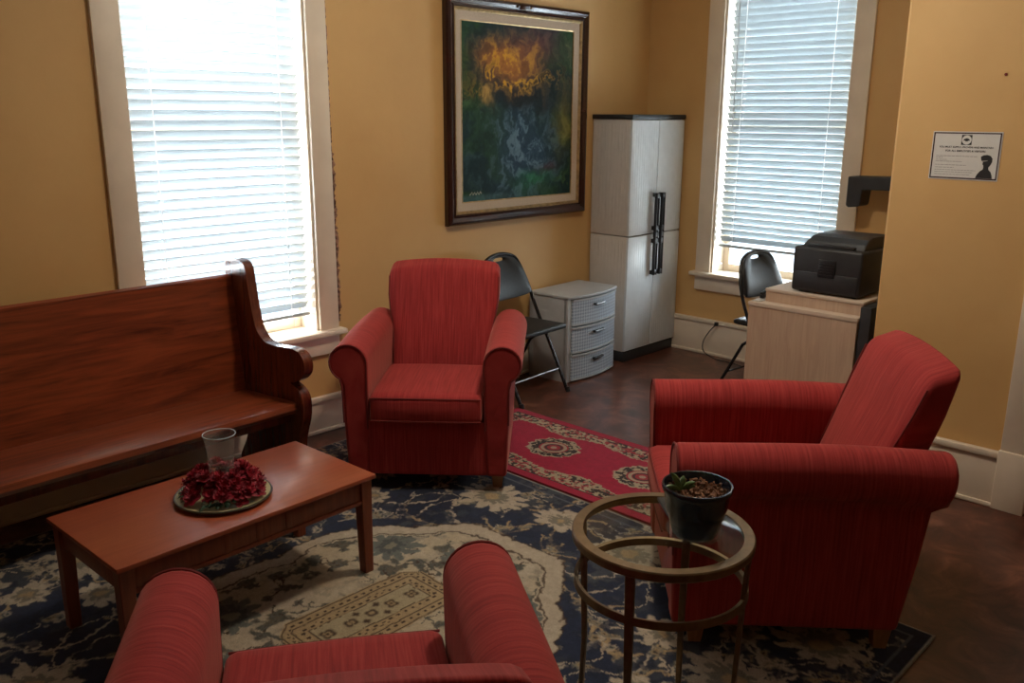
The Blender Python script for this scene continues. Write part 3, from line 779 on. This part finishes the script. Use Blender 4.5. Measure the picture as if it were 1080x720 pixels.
for k in range(4):
    a = math.radians(195)+k*PI/2
    ca, sa = math.cos(a), math.sin(a); rr = R-.020
    b = nb(); hw = .0125
    def Q(r_, o, z_): return (ca*r_-sa*o, sa*r_+ca*o, z_)
    secs = [(rr+.010, TH-.026, .0125), (rr+.004, TH-.15, .012), (rr-.004, .22, .009), (rr+.004, 0, .008)]
    rings = []
    for r_, z_, h_ in secs: rings.append([b.verts.new(Q(r_+e*.006, o*h_, z_)) for e, o in ((-1, -1), (1, -1), (1, 1), (-1, 1))])
    for A, B in zip(rings, rings[1:]):
        for i in range(4): b.faces.new((A[i], A[(i+1) % 4], B[(i+1) % 4], B[i]))
    b.faces.new(rings[0][::-1]); b.faces.new(rings[-1]); bmesh.ops.recalc_face_normals(b, faces=b.faces[:])
    mod_bevel(obj('leg', b, M['bronze'], st_, sm=False), .002, 2)

# potted plant, saucer, phone
GZ = RZ+TH-.0025
PP = (1.890, 1.138)
b = nb(); lathe(b, [(0, 0), (.062, 0), (.070, .006), (.076, .020), (.074, .021), (.067, .008), (.060, .004), (0, .004)], 48)
sa_ = obj('saucer', b, M['vglass']); sa_.location = (PP[0], PP[1], GZ); tag(sa_, 'clear plastic saucer under the dark blue flower pot', 'saucer')
pt = thing('potted_plant', 'small succulent in a dark blue pot on the glass table', 'plant', (PP[0], PP[1], GZ+.0045))
b = nb(); lathe(b, [(0, 0), (.050, 0), (.056, .006), (.076, .075), (.081, .112), (.085, .118), (.088, .128), (.086, .133), (.082, .133), (.079, .120), (.073, .10), (0, .10)], 56)
obj('pot', b, M['pot'], pt)
b = nb(); lathe(b, [(0, .112), (.05, .112), (.0735, .108), (.0735, .100), (0, .100)], 32)
for k in range(150):
    a = rf.uniform(0, 2*PI); r_ = .070*math.sqrt(rf.random()); s_ = rf.uniform(.004, .010)
    rot = Euler((rf.uniform(0, 3), rf.uniform(0, 3), rf.uniform(0, 3))).to_matrix()
    x_, y_, z_ = r_*math.cos(a), r_*math.sin(a), .113+rf.uniform(0, .005)
    box(b, (x_-s_, y_-s_*.5, z_-s_*.25), (x_+s_, y_+s_*.5, z_+s_*.25), rot=rot)
ba = obj('bark_chips', b, M['bark'], pt, sm=False); ba['kind'] = 'stuff'
left = Vector((-rt.x, -rt.y, 0))
base = left*.038+Vector((0, 0, .112))
for k, (dx, dz, ln) in enumerate(((-.9, .35, .05), (-.45, .8, .058), (.1, .9, .040), (.55, .6, .045), (.9, .45, .036), (0, .5, .03))):
    d = (-left*dx*1.0+Vector((fwd.x, fwd.y, 0))*(.25*((k % 3)-1))+Vector((0, 0, dz))).normalized()
    pts = [base+d*ln*t+Vector((0, 0, .012*t*(1-t)*2)) for t in (0, .25, .5, .75, 1)]
    b = nb(); tube(b, pts, .006, 8, radii=[.004, .0075, .008, .006, .0015]); obj('leaf', b, M['succ'], pt)
pt.scale = (1.06, 1.06, 1.06)
b = nb(); box(b, (-.035, -.07, 0), (.035, .07, .009), bev=.004); ph = obj('mobile_phone', b, M['black']); ph.location = (1.985, 1.262, GZ+.0005); ph.rotation_euler.z = math.radians(-40)
tag(ph, 'flat black phone lying on the glass table behind the flower pot', 'phone')

# ------------------------------------------------------------------ tall storage cabinet (front = -y)
cb = thing('storage_cabinet', 'tall white plastic two-door cabinet with black handles in the corner', 'cabinet', (4.895, 3.938, 0))
cw, cdp, chh = .625, .335, 1.70
b = nb(); box(b, (.006, -cdp+.02, .075), (.020, 0, .885), bev=.003); box(b, (.006, -cdp+.02, .891), (.020, 0, chh-.032), bev=.003)
for k in range(10):
    for za, zb in ((.10, .865), (.915, chh-.06)): box(b, (.0050, -cdp+.045+k*.029, za), (.007, -cdp+.056+k*.029, zb), bev=.0012, seg=1)
obj('side_panel', b, M['side_pl'], cb)
b = nb(); box(b, (cw-.020, -cdp+.02, .075), (cw-.006, 0, chh-.032), bev=.003); box(b, (.02, -.012, .075), (cw-.02, 0, chh-.032)); box(b, (.02, -cdp+.03, .08), (cw-.02, -.012, .10)); obj('carcass', b, M['side_pl'], cb)
b = nb(); box(b, (-.004, -cdp-.006, chh-.032), (cw+.004, .004, chh), bev=.006); obj('top_cap', b, M['black_m'], cb)
b = nb(); box(b, (.008, -cdp+.012, 0), (cw-.008, 0, .072), bev=.004); obj('plinth', b, M['black_m'], cb)
for i, (x0, x1, hx) in enumerate(((.003, cw/2-.002, cw/2-.034), (cw/2+.002, cw-.003, cw/2+.034))):
    b = nb()
    box(b, (x0, -cdp, .080), (x1, -cdp+.020, .884), bev=.005); box(b, (x0, -cdp, .892), (x1, -cdp+.020, chh-.036), bev=.005)
    nrib = 11
    for k in range(nrib):
        xx = x0+.03+(x1-x0-.06)*k/(nrib-1)
        for za, zb in ((.11, .85), (.93, chh-.07)): box(b, (xx-.0045, -cdp-.0010, za), (xx+.0045, -cdp+.002, zb), bev=.0008, seg=1)
    d_ = obj('door', b, M['white_pl'], cb)
    b = nb()
    z0_, z1_ = .60, 1.175
    for sx in (-1, 1): box(b, (hx+sx*.0125-.0045, -cdp-.044, z0_), (hx+sx*.0125+.0045, -cdp-.022, z1_), bev=.003)
    for zc in (z0_+.02, .84, .885, .93, z1_-.02): box(b, (hx-.015, -cdp-.043, zc-.018), (hx+.015, -cdp-.018, zc+.018), bev=.003)
    for zc in (z0_+.015, .84, .93, z1_-.015): box(b, (hx-.012, -cdp-.022, zc-.014), (hx+.012, -cdp-.001, zc+.014), bev=.002)
    obj('handle', b, M['black'], d_)

# ------------------------------------------------------------------ three-drawer plastic unit (front bowed, -y)
dr = thing('drawer_unit', 'grey plastic three-drawer unit with woven drawer fronts beside the cabinet', 'drawers', (4.500, 3.585, 0), math.radians(3.0))
hw, dp, hh = .265, .315, .575
def bow(x, extra=0.0): return -.042*(1-(x/hw)**2)-extra
def slab(b, x0, x1, z0, z1, yb, extra, n=16, inset=0.0):
    poly = [(x0+(x1-x0)*k/n, bow(x0+(x1-x0)*k/n, extra)) for k in range(n+1)]+[(x1, yb), (x0, yb)]
    extrude_poly(b, poly, lambda a, c: (a, c, z0), lambda a, c: (a, c, z1))
b = nb(); slab(b, -hw-.006, hw+.006, hh-.020, hh, dp, .012); o = obj('top', b, M['grey_pl'], dr, ang=30); mod_bevel(o, .005, 2)
b = nb(); box(b, (-hw, .010, 0), (-hw+.008, dp, hh-.02), bev=.002); box(b, (hw-.008, .010, 0), (hw, dp, hh-.02), bev=.002); box(b, (-hw, dp-.01, 0), (hw, dp, hh-.02))
box(b, (-hw, -.004, 0), (-hw+.038, .03, hh-.02), bev=.003); box(b, (hw-.02, -.004, 0), (hw, .03, hh-.02), bev=.003)
box(b, (-hw, dp-.035, 0), (-hw+.012, dp, hh-.02), bev=.003)
for zz in (0, .185, .37): box(b, (-hw+.01, .0, zz), (hw-.01, dp, zz+.012))
obj('frame', b, M['grey_pl'], dr)
for k in range(3):
    z0 = .012+k*.183
    b = nb(); slab(b, -hw+.036, hw-.006, z0+.010, z0+.160, .03, .002)
    d_ = obj('drawer', b, M['weave'], dr, ang=30)
    b = nb(); slab(b, -hw+.034, hw-.004, z0+.160, z0+.172, .03, .010); slab(b, -hw+.034, hw-.004, z0, z0+.010, .03, .008); obj('drawer_rim', b, M['grey_pl'], d_, ang=30)
    b = nb(); cpts = [(xx, bow(xx, .014), z0+.122) for xx in np.linspace(-.035, .065, 9)]; tube(b, cpts, .009, 8)
    tube(b, [(-.035, bow(-.035, .014), z0+.122), (-.035, bow(-.035), z0+.122)], .008, 8); tube(b, [(.065, bow(.065, .014), z0+.122), (.065, bow(.065), z0+.122)], .008, 8)
    obj('drawer_pull', b, M['black'], d_)

# ------------------------------------------------------------------ folding chairs (front = -y)
def make_fold(label):
    t = thing('folding_chair', label, 'chair', group='black folding chairs')
    hw = .225
    # main tube: front feet up to the back
    def main_side(s): return [(s*(hw+.005), -.235, 0), (s*(hw+.003), -.10, .27), (s*hw, .02, .50), (s*(hw-.012), .085, .66), (s*(hw-.055), .125, .79), (s*(hw-.11), .137, .842)]
    L = main_side(-1); R_ = main_side(1)[::-1]
    path = catmull(L+[(0, .142, .862)]+R_, 6)
    b = nb(); tube(b, path, .011, 10); obj('front_frame', b, M['metal_b'], t)
    for s in (-1, 1):
        b = nb(); tube(b, [(s*(hw-.022), .215, 0), (s*(hw-.022), .05, .30), (s*(hw-.020), -.12, .425)], .010, 10); obj('rear_leg', b, M['metal_b'], t)
        b = nb(); tube(b, [(s*(hw+.005), -.24, 0), (s*(hw+.005), -.232, .03)], .014, 10); obj('foot_cap', b, M['black'], t)
    b = nb(); tube(b, [(-hw, -.165, .14), (hw, -.165, .14)], .006, 8); obj('front_crossbar', b, M['steel'], t)
    b = nb(); tube(b, [(-hw+.02, .16, .10), (hw-.02, .16, .10)], .006, 8); obj('rear_crossbar', b, M['metal_b'], t)
    def fs(p):
        x, y, z = p; x *= (1-.10*(y+.19)/.38)
        if z > 0: z += .008*(1-(x/.22)**2)*(1-(y/.2)**2)
        return Vector((x, y-.045, z+.432))
    obj('seat', softbox(.41, .39, .036, .016, 10, fs), M['vinyl'], t)
    # padded back with a slot handle: bridge of outer and inner loops
    b = nb()
    outer = catmull([(-.200, .605), (-.205, .66), (-.185, .75), (-.140, .82), (-.07, .853), (0, .860), (.07, .853), (.140, .82), (.185, .75), (.205, .66), (.200, .605), (.10, .592), (0, .590), (-.10, .592)] and
                    [(-.200, .605, 0), (-.207, .66, 0), (-.187, .75, 0), (-.140, .82, 0), (-.07, .853, 0), (0, .860, 0), (.07, .853, 0), (.140, .82, 0), (.187, .75, 0), (.207, .66, 0), (.200, .605, 0), (.10, .590, 0), (0, .588, 0), (-.10, .590, 0)], 4, True)
    n = len(outer)
    slot = []
    for k in range(n):
        o_ = outer[k]; a = math.atan2(o_.y-.826, o_.x); slot.append(Vector((.050*math.copysign(abs(math.cos(a))**.5, math.cos(a)), .826+.012*math.sin(a), 0)))
    def yb(x, z): return .020+.125*(z-.5)/.36+.020*(1-(x/.2)**2)
    lay = []
    for off, sc in ((-.014, .96), (-.018, .90), (.004, 1.0), (.010, .96)):
        pass
    def loop(fr, off): return [b.verts.new((o.x*fr+s.x*(1-fr), yb(o.x*fr+s.x*(1-fr), o.y*fr+s.y*(1-fr))+off, o.y*fr+s.y*(1-fr))) for o, s in zip(outer, slot)]
    loops = [loop(0, .006), loop(.25, .009), loop(.6, .010), loop(.97, .008), loop(1.0, 0), loop(.98, -.012), loop(.90, -.020), loop(.55, -.022), loop(.2, -.018), loop(0, -.008)]
    for A, B in zip(loops, loops[1:]+loops[:1]):
        for k in range(n): b.faces.new((A[k], A[(k+1) % n], B[(k+1) % n], B[k]))
    bmesh.ops.recalc_face_normals(b, faces=b.faces[:])
    obj('backrest', b, M['vinyl'], t)
    return t
f1 = make_fold('black folding chair standing between the red armchair and grey drawer unit')
f1.location = (3.87, 3.675, 0); f1.rotation_euler.z = math.radians(4)
f2 = dup(f1, (5.10, 2.62, 0), math.radians(-6), 'black folding chair with slotted back in front of the right window, behind the desk')

# ------------------------------------------------------------------ desk behind the projecting wall, printer
dk = thing('office_desk', 'pale wood-laminate desk with a raised ledge beside the projecting wall', 'desk', (4.20, 1.70, 0))
b = nb(); box(b, (0, 0, 0), (.02, .585, .725), bev=.001, seg=1); box(b, (.02, 0, .0), (.62, .02, .725)); box(b, (.02, .565, .0), (.62, .585, .725)); obj('side_panel', b, M['laminate'], dk)
b = nb(); box(b, (.01, -.060, 0), (.60, -.006, .80), bev=.004); obj('black_gap_block', b, M['black_m'], dk)  # block standing in for the black object between desk and projecting wall
b = nb(); box(b, (-.004, -.004, .722), (1.20, .589, .745), bev=.003); obj('desktop', b, M['lam_edge'], dk)
b = nb(); box(b, (.055, .0, .7455), (.075, .520, .800), bev=.001, seg=1); box(b, (.075, .0, .7455), (.65, .02, .80)); box(b, (.075, .5, .7455), (.65, .52, .80)); obj('riser_panel', b, M['laminate'], dk)
b = nb(); box(b, (.051, -.004, .800), (.66, .524, .816), bev=.003); obj('riser_top', b, M['lam_edge'], dk)
pr = thing('printer', 'black laser printer on the raised desk ledge under the right window', 'printer', (4.275, 1.735, .8165))
pw_, pd = .360, .36
b = nb(); box(b, (0, 0, .008), (pd, pw_, .235), bev=.014, seg=3); obj('body', b, M['black_m'], pr)
b = nb(); box(b, (-.004, .015, .02), (.004, pw_-.015, .110), bev=.003); obj('paper_tray', b, M['black_m'], pr)
b = nb(); box(b, (-.007, .13, .09), (.003, .22, .18), bev=.003)
for k in range(5): box(b, (-.0095, .137, .10+k*.014), (-.006, .213, .106+k*.014))
obj('control_panel', b, M['black'], pr)
b = nb(); extrude_poly(b, [(.05, .233), (.07, .262), (.10, .285), (.16, .295), (.34, .293), (.355, .27), (.355, .233)], lambda a, c: (a, .015, c), lambda a, c: (a, pw_-.02-.6*max(0, c-.235), c)); mod_bevel(obj('scanner_lid', b, M['black'], pr, sm=False), .006, 2)
b = nb(); box(b, (.03, .06, .233), (.09, pw_-.06, .249), bev=.004); obj('output_tray', b, M['black'], pr)
for x in (.04, .31):
    for y in (.04, .32):
        b = nb(); lathe(b, [(0, 0), (.012, 0), (.012, .010), (0, .010)], 12, (x, y)); obj('foot', b, M['black'], pr)
# small things on the desktop left of the ledge
b = nb(); box(b, (-.05, -.011, 0), (.05, .011, .018), bev=.004); box(b, (-.05, -.010, .022), (.045, .010, .036), bev=.005, rot=Matrix.Rotation(math.radians(-5), 3, 'Y')); box(b, (.03, -.009, .010), (.05, .009, .032), bev=.002)
sp = obj('stapler', b, M['black']); sp.location = (4.31, 2.255, .7550); sp.rotation_euler.z = math.radians(8); tag(sp, 'small black stapler on white papers on the corner of the desk', 'stapler')
b = nb()
for k in range(4): box(b, (-.09, -.022, .0012*k), (.09, .022, .0012*k+.001), rot=Matrix.Rotation(math.radians(k-1.5), 3, 'Z'))
pa = obj('paper_stack', b, M['paper'], sm=False); pa.location = (4.30, 2.253, .7457); tag(pa, 'few white papers under the stapler on the desk corner', 'paper')

# black angled bracket behind the wall corner
b = nb()
extrude_poly(b, [(2.300, 1.345), (2.00, 1.352), (2.00, 1.275), (2.205, 1.268), (2.212, 1.180), (2.222, 1.168), (2.285, 1.160), (2.300, 1.172)], lambda a, c: (5.32, a, c), lambda a, c: (5.46, a, c))
box(b, (5.45, 2.02, 1.28), (5.54, 2.10, 1.34))
bk = obj('wall_bracket', b, M['black_m'], sm=False); mod_bevel(bk, .008, 3); tag(bk, 'black angled wall bracket poking out from behind the wall corner above the printer', 'bracket')
b = nb(); lathe(b, [(0, 0), (.008, 0), (.008, .006), (.004, .010), (0, .010)], 12)
kn = struct(obj('casing_knob', b, M['black'], win2)); kn.location = (XB-.0285, 2.352, 1.262); kn.rotation_euler = (0, math.radians(-90), 0)
b = nb(); lathe(b, [(0, 0), (.006, 0), (.006, .004), (0, .006)], 10)
nl = obj('nail_head', b, M['pipe']); nl.location = (XC, 1.178, 1.868); nl.rotation_euler = (0, math.radians(-90), 0); tag(nl, 'small brown nail mark high on the projecting wall above the notice', 'nail')

# outlet and cable under the right window
ol = thing('wall_outlet', 'small black plug at the baseboard cap below the right window', 'outlet', (XB-.034, 3.235, .235))
b = nb(); box(b, (-.022, -.012, -.004), (0, .012, .022), bev=.003); obj('plug', b, M['black'], ol)
b = nb(); pts = catmull([(XB-.055, 3.235, .238), (XB-.075, 3.27, .19), (XB-.085, 3.31, .11), (XB-.09, 3.30, .04), (XB-.11, 3.20, .008), (XB-.12, 3.10, .006), (XB-.13, 3.02, .006), (XB-.15, 2.95, .006)], 10)
tube(b, pts, .0035, 8); cbl = obj('power_cable', b, M['black']); tag(cbl, 'thin black power cable looping from the baseboard plug along the floor', 'cable')
b = nb(); box(b, (-.035, -.006, -.058), (.035, 0, .058), bev=.003)
for zz in (-.022, .022): box(b, (-.012, -.009, zz-.014), (.012, -.005, zz+.014), bev=.002)
sw = obj('outlet_plate', b, M['white_pl']); sw.location = (3.325, YA, .66); tag(sw, 'white outlet plate on the wall just left of the rear armchair back', 'outlet')

# little glass figure on the right window stool
b = nb(); lathe(b, [(0, 0), (.020, 0), (.022, .01), (.012, .03), (.018, .055), (.010, .075), (.004, .085), (0, .086)], 20)
fg = obj('glass_bottle', b, M['vglass']); fg.location = (XB+.02, 3.275, W2['z0']+.001); tag(fg, 'tiny glass bottle in the left corner of the right window stool', 'bottle')

# ------------------------------------------------------------------ painting on the long wall (faces -y)
PX0, PX1, PZ0, PZ1 = 3.535, 4.800, 1.048, 2.352
pcx, pcz = (PX0+PX1)/2, (PZ0+PZ1)/2; pw2, ph2 = (PX1-PX0)/2, (PZ1-PZ0)/2
pt_ = thing('framed_painting', 'large abstract painting in a dark wood frame on the long wall', 'painting', (pcx, YA, PZ0))
def frame_ring(b, o_x, o_z, wd, prof):
    """prof: (inset, depth) pairs; mitred ring"""
    loops = []
    for ins, d in prof:
        x, z = o_x-ins, o_z-ins
        loops.append([b.verts.new((sx*x, -d, ph2+sz*z)) for sx, sz in ((-1, -1), (1, -1), (1, 1), (-1, 1))])
    for A, B in zip(loops, loops[1:]):
        for k in range(4): b.faces.new((A[k], A[(k+1) % 4], B[(k+1) % 4], B[k]))
    bmesh.ops.recalc_face_normals(b, faces=b.faces[:])
b = nb(); frame_ring(b, pw2, ph2, 0, [(0, .002), (0, .030), (.008, .044), (.022, .050), (.036, .044), (.046, .036), (.056, .040), (.062, .034), (.064, .020), (.064, .002), (0, .002)]); obj('outer_frame', b, M['frame'], pt_, ang=25)
b = nb(); frame_ring(b, pw2, ph2, 0, [(.063, .002), (.063, .034), (.068, .036), (.074, .030), (.081, .026), (.083, .015), (.083, .002), (.063, .002)]); obj('gold_fillet', b, M['gold'], pt_, ang=25)
b = nb(); frame_ring(b, pw2, ph2, 0, [(.082, .002), (.082, .024), (.126, .016), (.131, .014), (.131, .002), (.082, .002)]); obj('linen_liner', b, M['linen'], pt_, ang=25)
b = nb(); frame_ring(b, pw2, ph2, 0, [(.129, .002), (.129, .0185), (.135, .0165), (.135, .002), (.129, .002)]); obj('gold_sight_edge', b, M['gold'], pt_, ang=25)
b = nb(); box(b, (-.045, -.056, 2*ph2-.045), (.045, -.044, 2*ph2-.008), bev=.006)
for s in (-1, 1): box(b, (s*.06-.015, -.052, 2*ph2-.036), (s*.06+.015, -.044, 2*ph2-.016), bev=.004)
obj('frame_ornament', b, M['frame'], pt_)
cwx, cwz = 2*(pw2-.134), 2*(ph2-.134)
def paint_col(U, V):
    u = U/cwx+.5; v = V/cwz+.5
    d1 = fbm(u*4+5, v*4+1, 31); d2 = fbm(u*4+15, v*4+31, 41)
    d3 = fbm(u*18+5, v*18+1, 33); d4 = fbm(u*18+9, v*18+21, 43)
    uu = u+(d1-.5)*.26+(d3-.5)*.09; vv = v+(d2-.5)*.26+(d4-.5)*.09
    n = fbm(uu*9, vv*9, 51); n2 = fbm(uu*26, vv*20, 61, 4); n3 = fbm(u*3+2, v*5, 71)
    C = np.zeros(U.shape+(3,))+np.array((0.010, 0.030, 0.030))
    C = mixc(C, (0.016, 0.050, 0.018), sm(.42, .62, n3)); C = mixc(C, (0.05, 0.11, 0.04), sm(.55, .75, n)*.8*(sm(.55, .95, uu)+sm(.35, .05, uu)))
    blue = np.exp(-((uu-.52)/.26)**2-((vv-.28)/.27)**2)
    C = mixc(C, (0.020, 0.050, 0.085), blue); C = mixc(C, (0.09, 0.15, 0.19), blue*sm(.48, .68, n2)*.9)
    C = mixc(C, (0.008, 0.014, 0.016), np.exp(-((uu-.52)/.25)**2-((vv-.56)/.09)**2)*1.2)
    pur = np.exp(-((uu-.6)/.26)**2-((vv-.88)/.12)**2); C = mixc(C, (0.075, 0.035, 0.045), pur)
    C = mixc(C, (0.24, 0.12, 0.09), pur*sm(.5, .7, n)*.9)
    g = np.exp(-((uu-.40)/.20)**2-((vv-.80)/.12)**2); C = mixc(C, (0.36, 0.14, 0.030), g*1.15); C = mixc(C, (0.52, 0.27, 0.02), g*sm(.45, .65, n2))
    g2 = np.exp(-((uu-.42)/.27)**2-((vv-.665)/.055)**2); C = mixc(C, (0.58, 0.30, 0.02), g2*sm(.40, .60, n2)*1.3)
    g3 = np.exp(-((uu-.22)/.07)**2-((vv-.60)/.06)**2); C = mixc(C, (0.50, 0.30, 0.08), g3*sm(.4, .6, n))
    C = mixc(C, (0.01, 0.012, 0.01), sm(.58, .66, n2)*np.exp(-((vv-.66)/.10)**2)*.9)
    g4 = np.exp(-((uu-.90)/.08)**2-((vv-.45)/.14)**2); C = mixc(C, (0.20, 0.18, 0.05), g4*.8)
    C = mixc(C, (0.02, 0.14, 0.06), np.exp(-((uu-.63)/.16)**2-((vv-.10)/.06)**2)*.8); C = mixc(C, (0.06, 0.13, 0.14), sm(.05, .02, v)*sm(.6, .2, u)*.6)
    C = mixc(C, (0.10, 0.03, 0.05), np.exp(-((uu-.74)/.07)**2-((vv-.18)/.05)**2)*.5)
    sig = (np.abs(v-.045-.006*np.sin(u*260)) < .004) & (u > .06) & (u < .16); C = mixc(C, (0.35, 0.34, 0.28), sig*.8)
    return C*(0.55+1.3*n2[..., None])
cv = grid_sheet('canvas', cwx, cwz, 240, 240, .002, paint_col, M['canvas'], parent=pt_)
cv.rotation_euler = (math.radians(90), 0, 0); cv.location = (0, -.010, ph2)

# ------------------------------------------------------------------ notice on the projecting wall (faces -x)
NY0, NY1, NZ0, NZ1 = 1.156, 1.437, 1.432, 1.636
ns = thing('wall_notice', 'white notice sheet with black border and masked head picture on the projecting wall', 'sign', (XC-.001, (NY0+NY1)/2, NZ0))
nw, nh = (NY1-NY0)/2, NZ1-NZ0
def nbox(b, a0, a1, z0, z1, d0, d1):      # a measured left to right as read
    box(b, (-d1, -a1, z0), (-d0, -a0, z1))
b = nb(); nbox(b, -nw, nw, 0, nh, 0, .0015); obj('sheet', b, M['paper'], ns, sm=False)
b = nb(); e = .004; t_ = .0055
nbox(b, -nw+e, nw-e, e, e+t_, .0015, .0020); nbox(b, -nw+e, nw-e, nh-e-t_, nh-e, .0015, .0020); nbox(b, -nw+e, -nw+e+t_, e, nh-e, .0015, .0020); nbox(b, nw-e-t_, nw-e, e, nh-e, .0015, .0020)
obj('border', b, M['inkred'], ns, sm=False)
# logo: dark square, pale disc, dark mound with a cap
b = nb(); nbox(b, -.021, .021, nh-.056, nh-.014, .0015, .0021); lg = obj('logo', b, M['ink'], ns, sm=False)
def disc(b, cx, cz, r, d, n=28, ky=1.0, a0=0, a1=2*PI):
    vs_ = [b.verts.new((-d, -(cx+r*math.cos(a0+(a1-a0)*k/n)), cz+r*ky*math.sin(a0+(a1-a0)*k/n))) for k in range(n+(0 if a1-a0 >= 2*PI-.01 else 1))]
    b.faces.new(vs_)
b = nb(); disc(b, 0, nh-.035, .0195, .0024); obj('logo_disc', b, M['paper'], lg, sm=False)
b = nb(); disc(b, 0, nh-.038, .013, .0027, 20, .75, 0, PI); box(b, (-.0028, -.005, nh-.041), (-.0026, .005, nh-.037)); obj('logo_mark', b, M['ink'], lg, sm=False)
def text(body, size, cx, cz, mat, parent, align='CENTER'):
    cu = bpy.data.curves.new('lettering', 'FONT'); cu.body = body; cu.size = size; cu.align_x = align; cu.align_y = 'CENTER'; cu.offset = size*.018
    tmp = bpy.data.objects.new('lettering', cu); COL.objects.link(tmp); bpy.context.view_layer.update()
    me = bpy.data.meshes.new_from_object(tmp.evaluated_get(bpy.context.evaluated_depsgraph_get())); bpy.data.objects.remove(tmp)
    me.materials.clear(); me.materials.append(mat)
    o = bpy.data.objects.new('lettering', me); COL.objects.link(o); o.parent = parent
    o.rotation_euler = (math.radians(90), 0, math.radians(-90)); o.location = (-.0024, -cx, cz); return o
text('YOU MUST SUPPLY, PROVIDE AND MAINTAIN', .0106, 0, nh-.066, M['ink'], ns)
text('FOR ALL EMPLOYEES & VISITORS', .0112, 0, nh-.082, M['ink'], ns)
rl = random.Random(5)
b = nb()
for k, (z_, x1) in enumerate(((.104, .052), (.111, -.09), (.120, -.07), (.127, -.01), (.142, .01), (.153, -.04), (.163, .05), (.172, .04), (.182, .03))):
    x = -.118
    while x < x1:
        w_ = rl.uniform(.006, .016); nbox(b, x, min(x+w_, x1), nh-z_-.0009, nh-z_+.0009, .0015, .0019); x += w_+.0025
obj('small_print', b, M['inkgrey'], ns, sm=False)
hd = [(.052, .0105), (.058, .026), (.068, .040), (.078, .047), (.080, .056), (.079, .064), (.0745, .070), (.072, .078), (.070, .084), (.067, .090), (.0655, .1005), (.075, .107), (.090, .109), (.104, .105), (.112, .094), (.112, .080), (.106, .066), (.100, .056), (.101, .048), (.111, .038), (.117, .024), (.119, .0105)]
b = nb(); b.faces.new([b.verts.new((-.0023, -a, c)) for a, c in hd]); obj('head_silhouette', b, M['ink'], ns, sm=False)
b = nb(); b.faces.new([b.verts.new((-.0026, -a, c)) for a, c in [(.060, .066), (.059, .076), (.063, .083), (.073, .083), (.076, .076), (.073, .065), (.067, .060)]]); b.faces.new([b.verts.new((-.0026, -a, c)) for a, c in [(.072, .083), (.094, .0855), (.094, .0845), (.074, .0805)]])
obj('face_mask', b, M['paper'], ns, sm=False)

# ------------------------------------------------------------------ fill lamp added above the armchairs, unseen, to lift the room light
cl = thing('added_fill_lamp', 'added unseen fill lamp on the ceiling above the armchairs', 'lamp', (2.7, 2.0, CEIL))
b = nb(); lathe(b, [(0, 0), (.16, 0), (.16, -.02), (.17, -.03), (0, -.03)], 40); obj('fill_lamp_base', b, M['trim'], cl)
b = nb(); lathe(b, [(.165, -.03), (.15, -.07), (.09, -.10), (0, -.11)], 40); obj('fill_lamp_shade', b, M['lamp'], cl)
l = bpy.data.lights.new('fill_lamp_light', 'AREA'); l.shape = 'DISK'; l.size = .3; l.energy = FILL_LAMP_W; l.color = (1.0, .86, .68)
o = bpy.data.objects.new('fill_lamp_light', l); COL.objects.link(o); o.parent = cl; o.location = (0, 0, -.13)
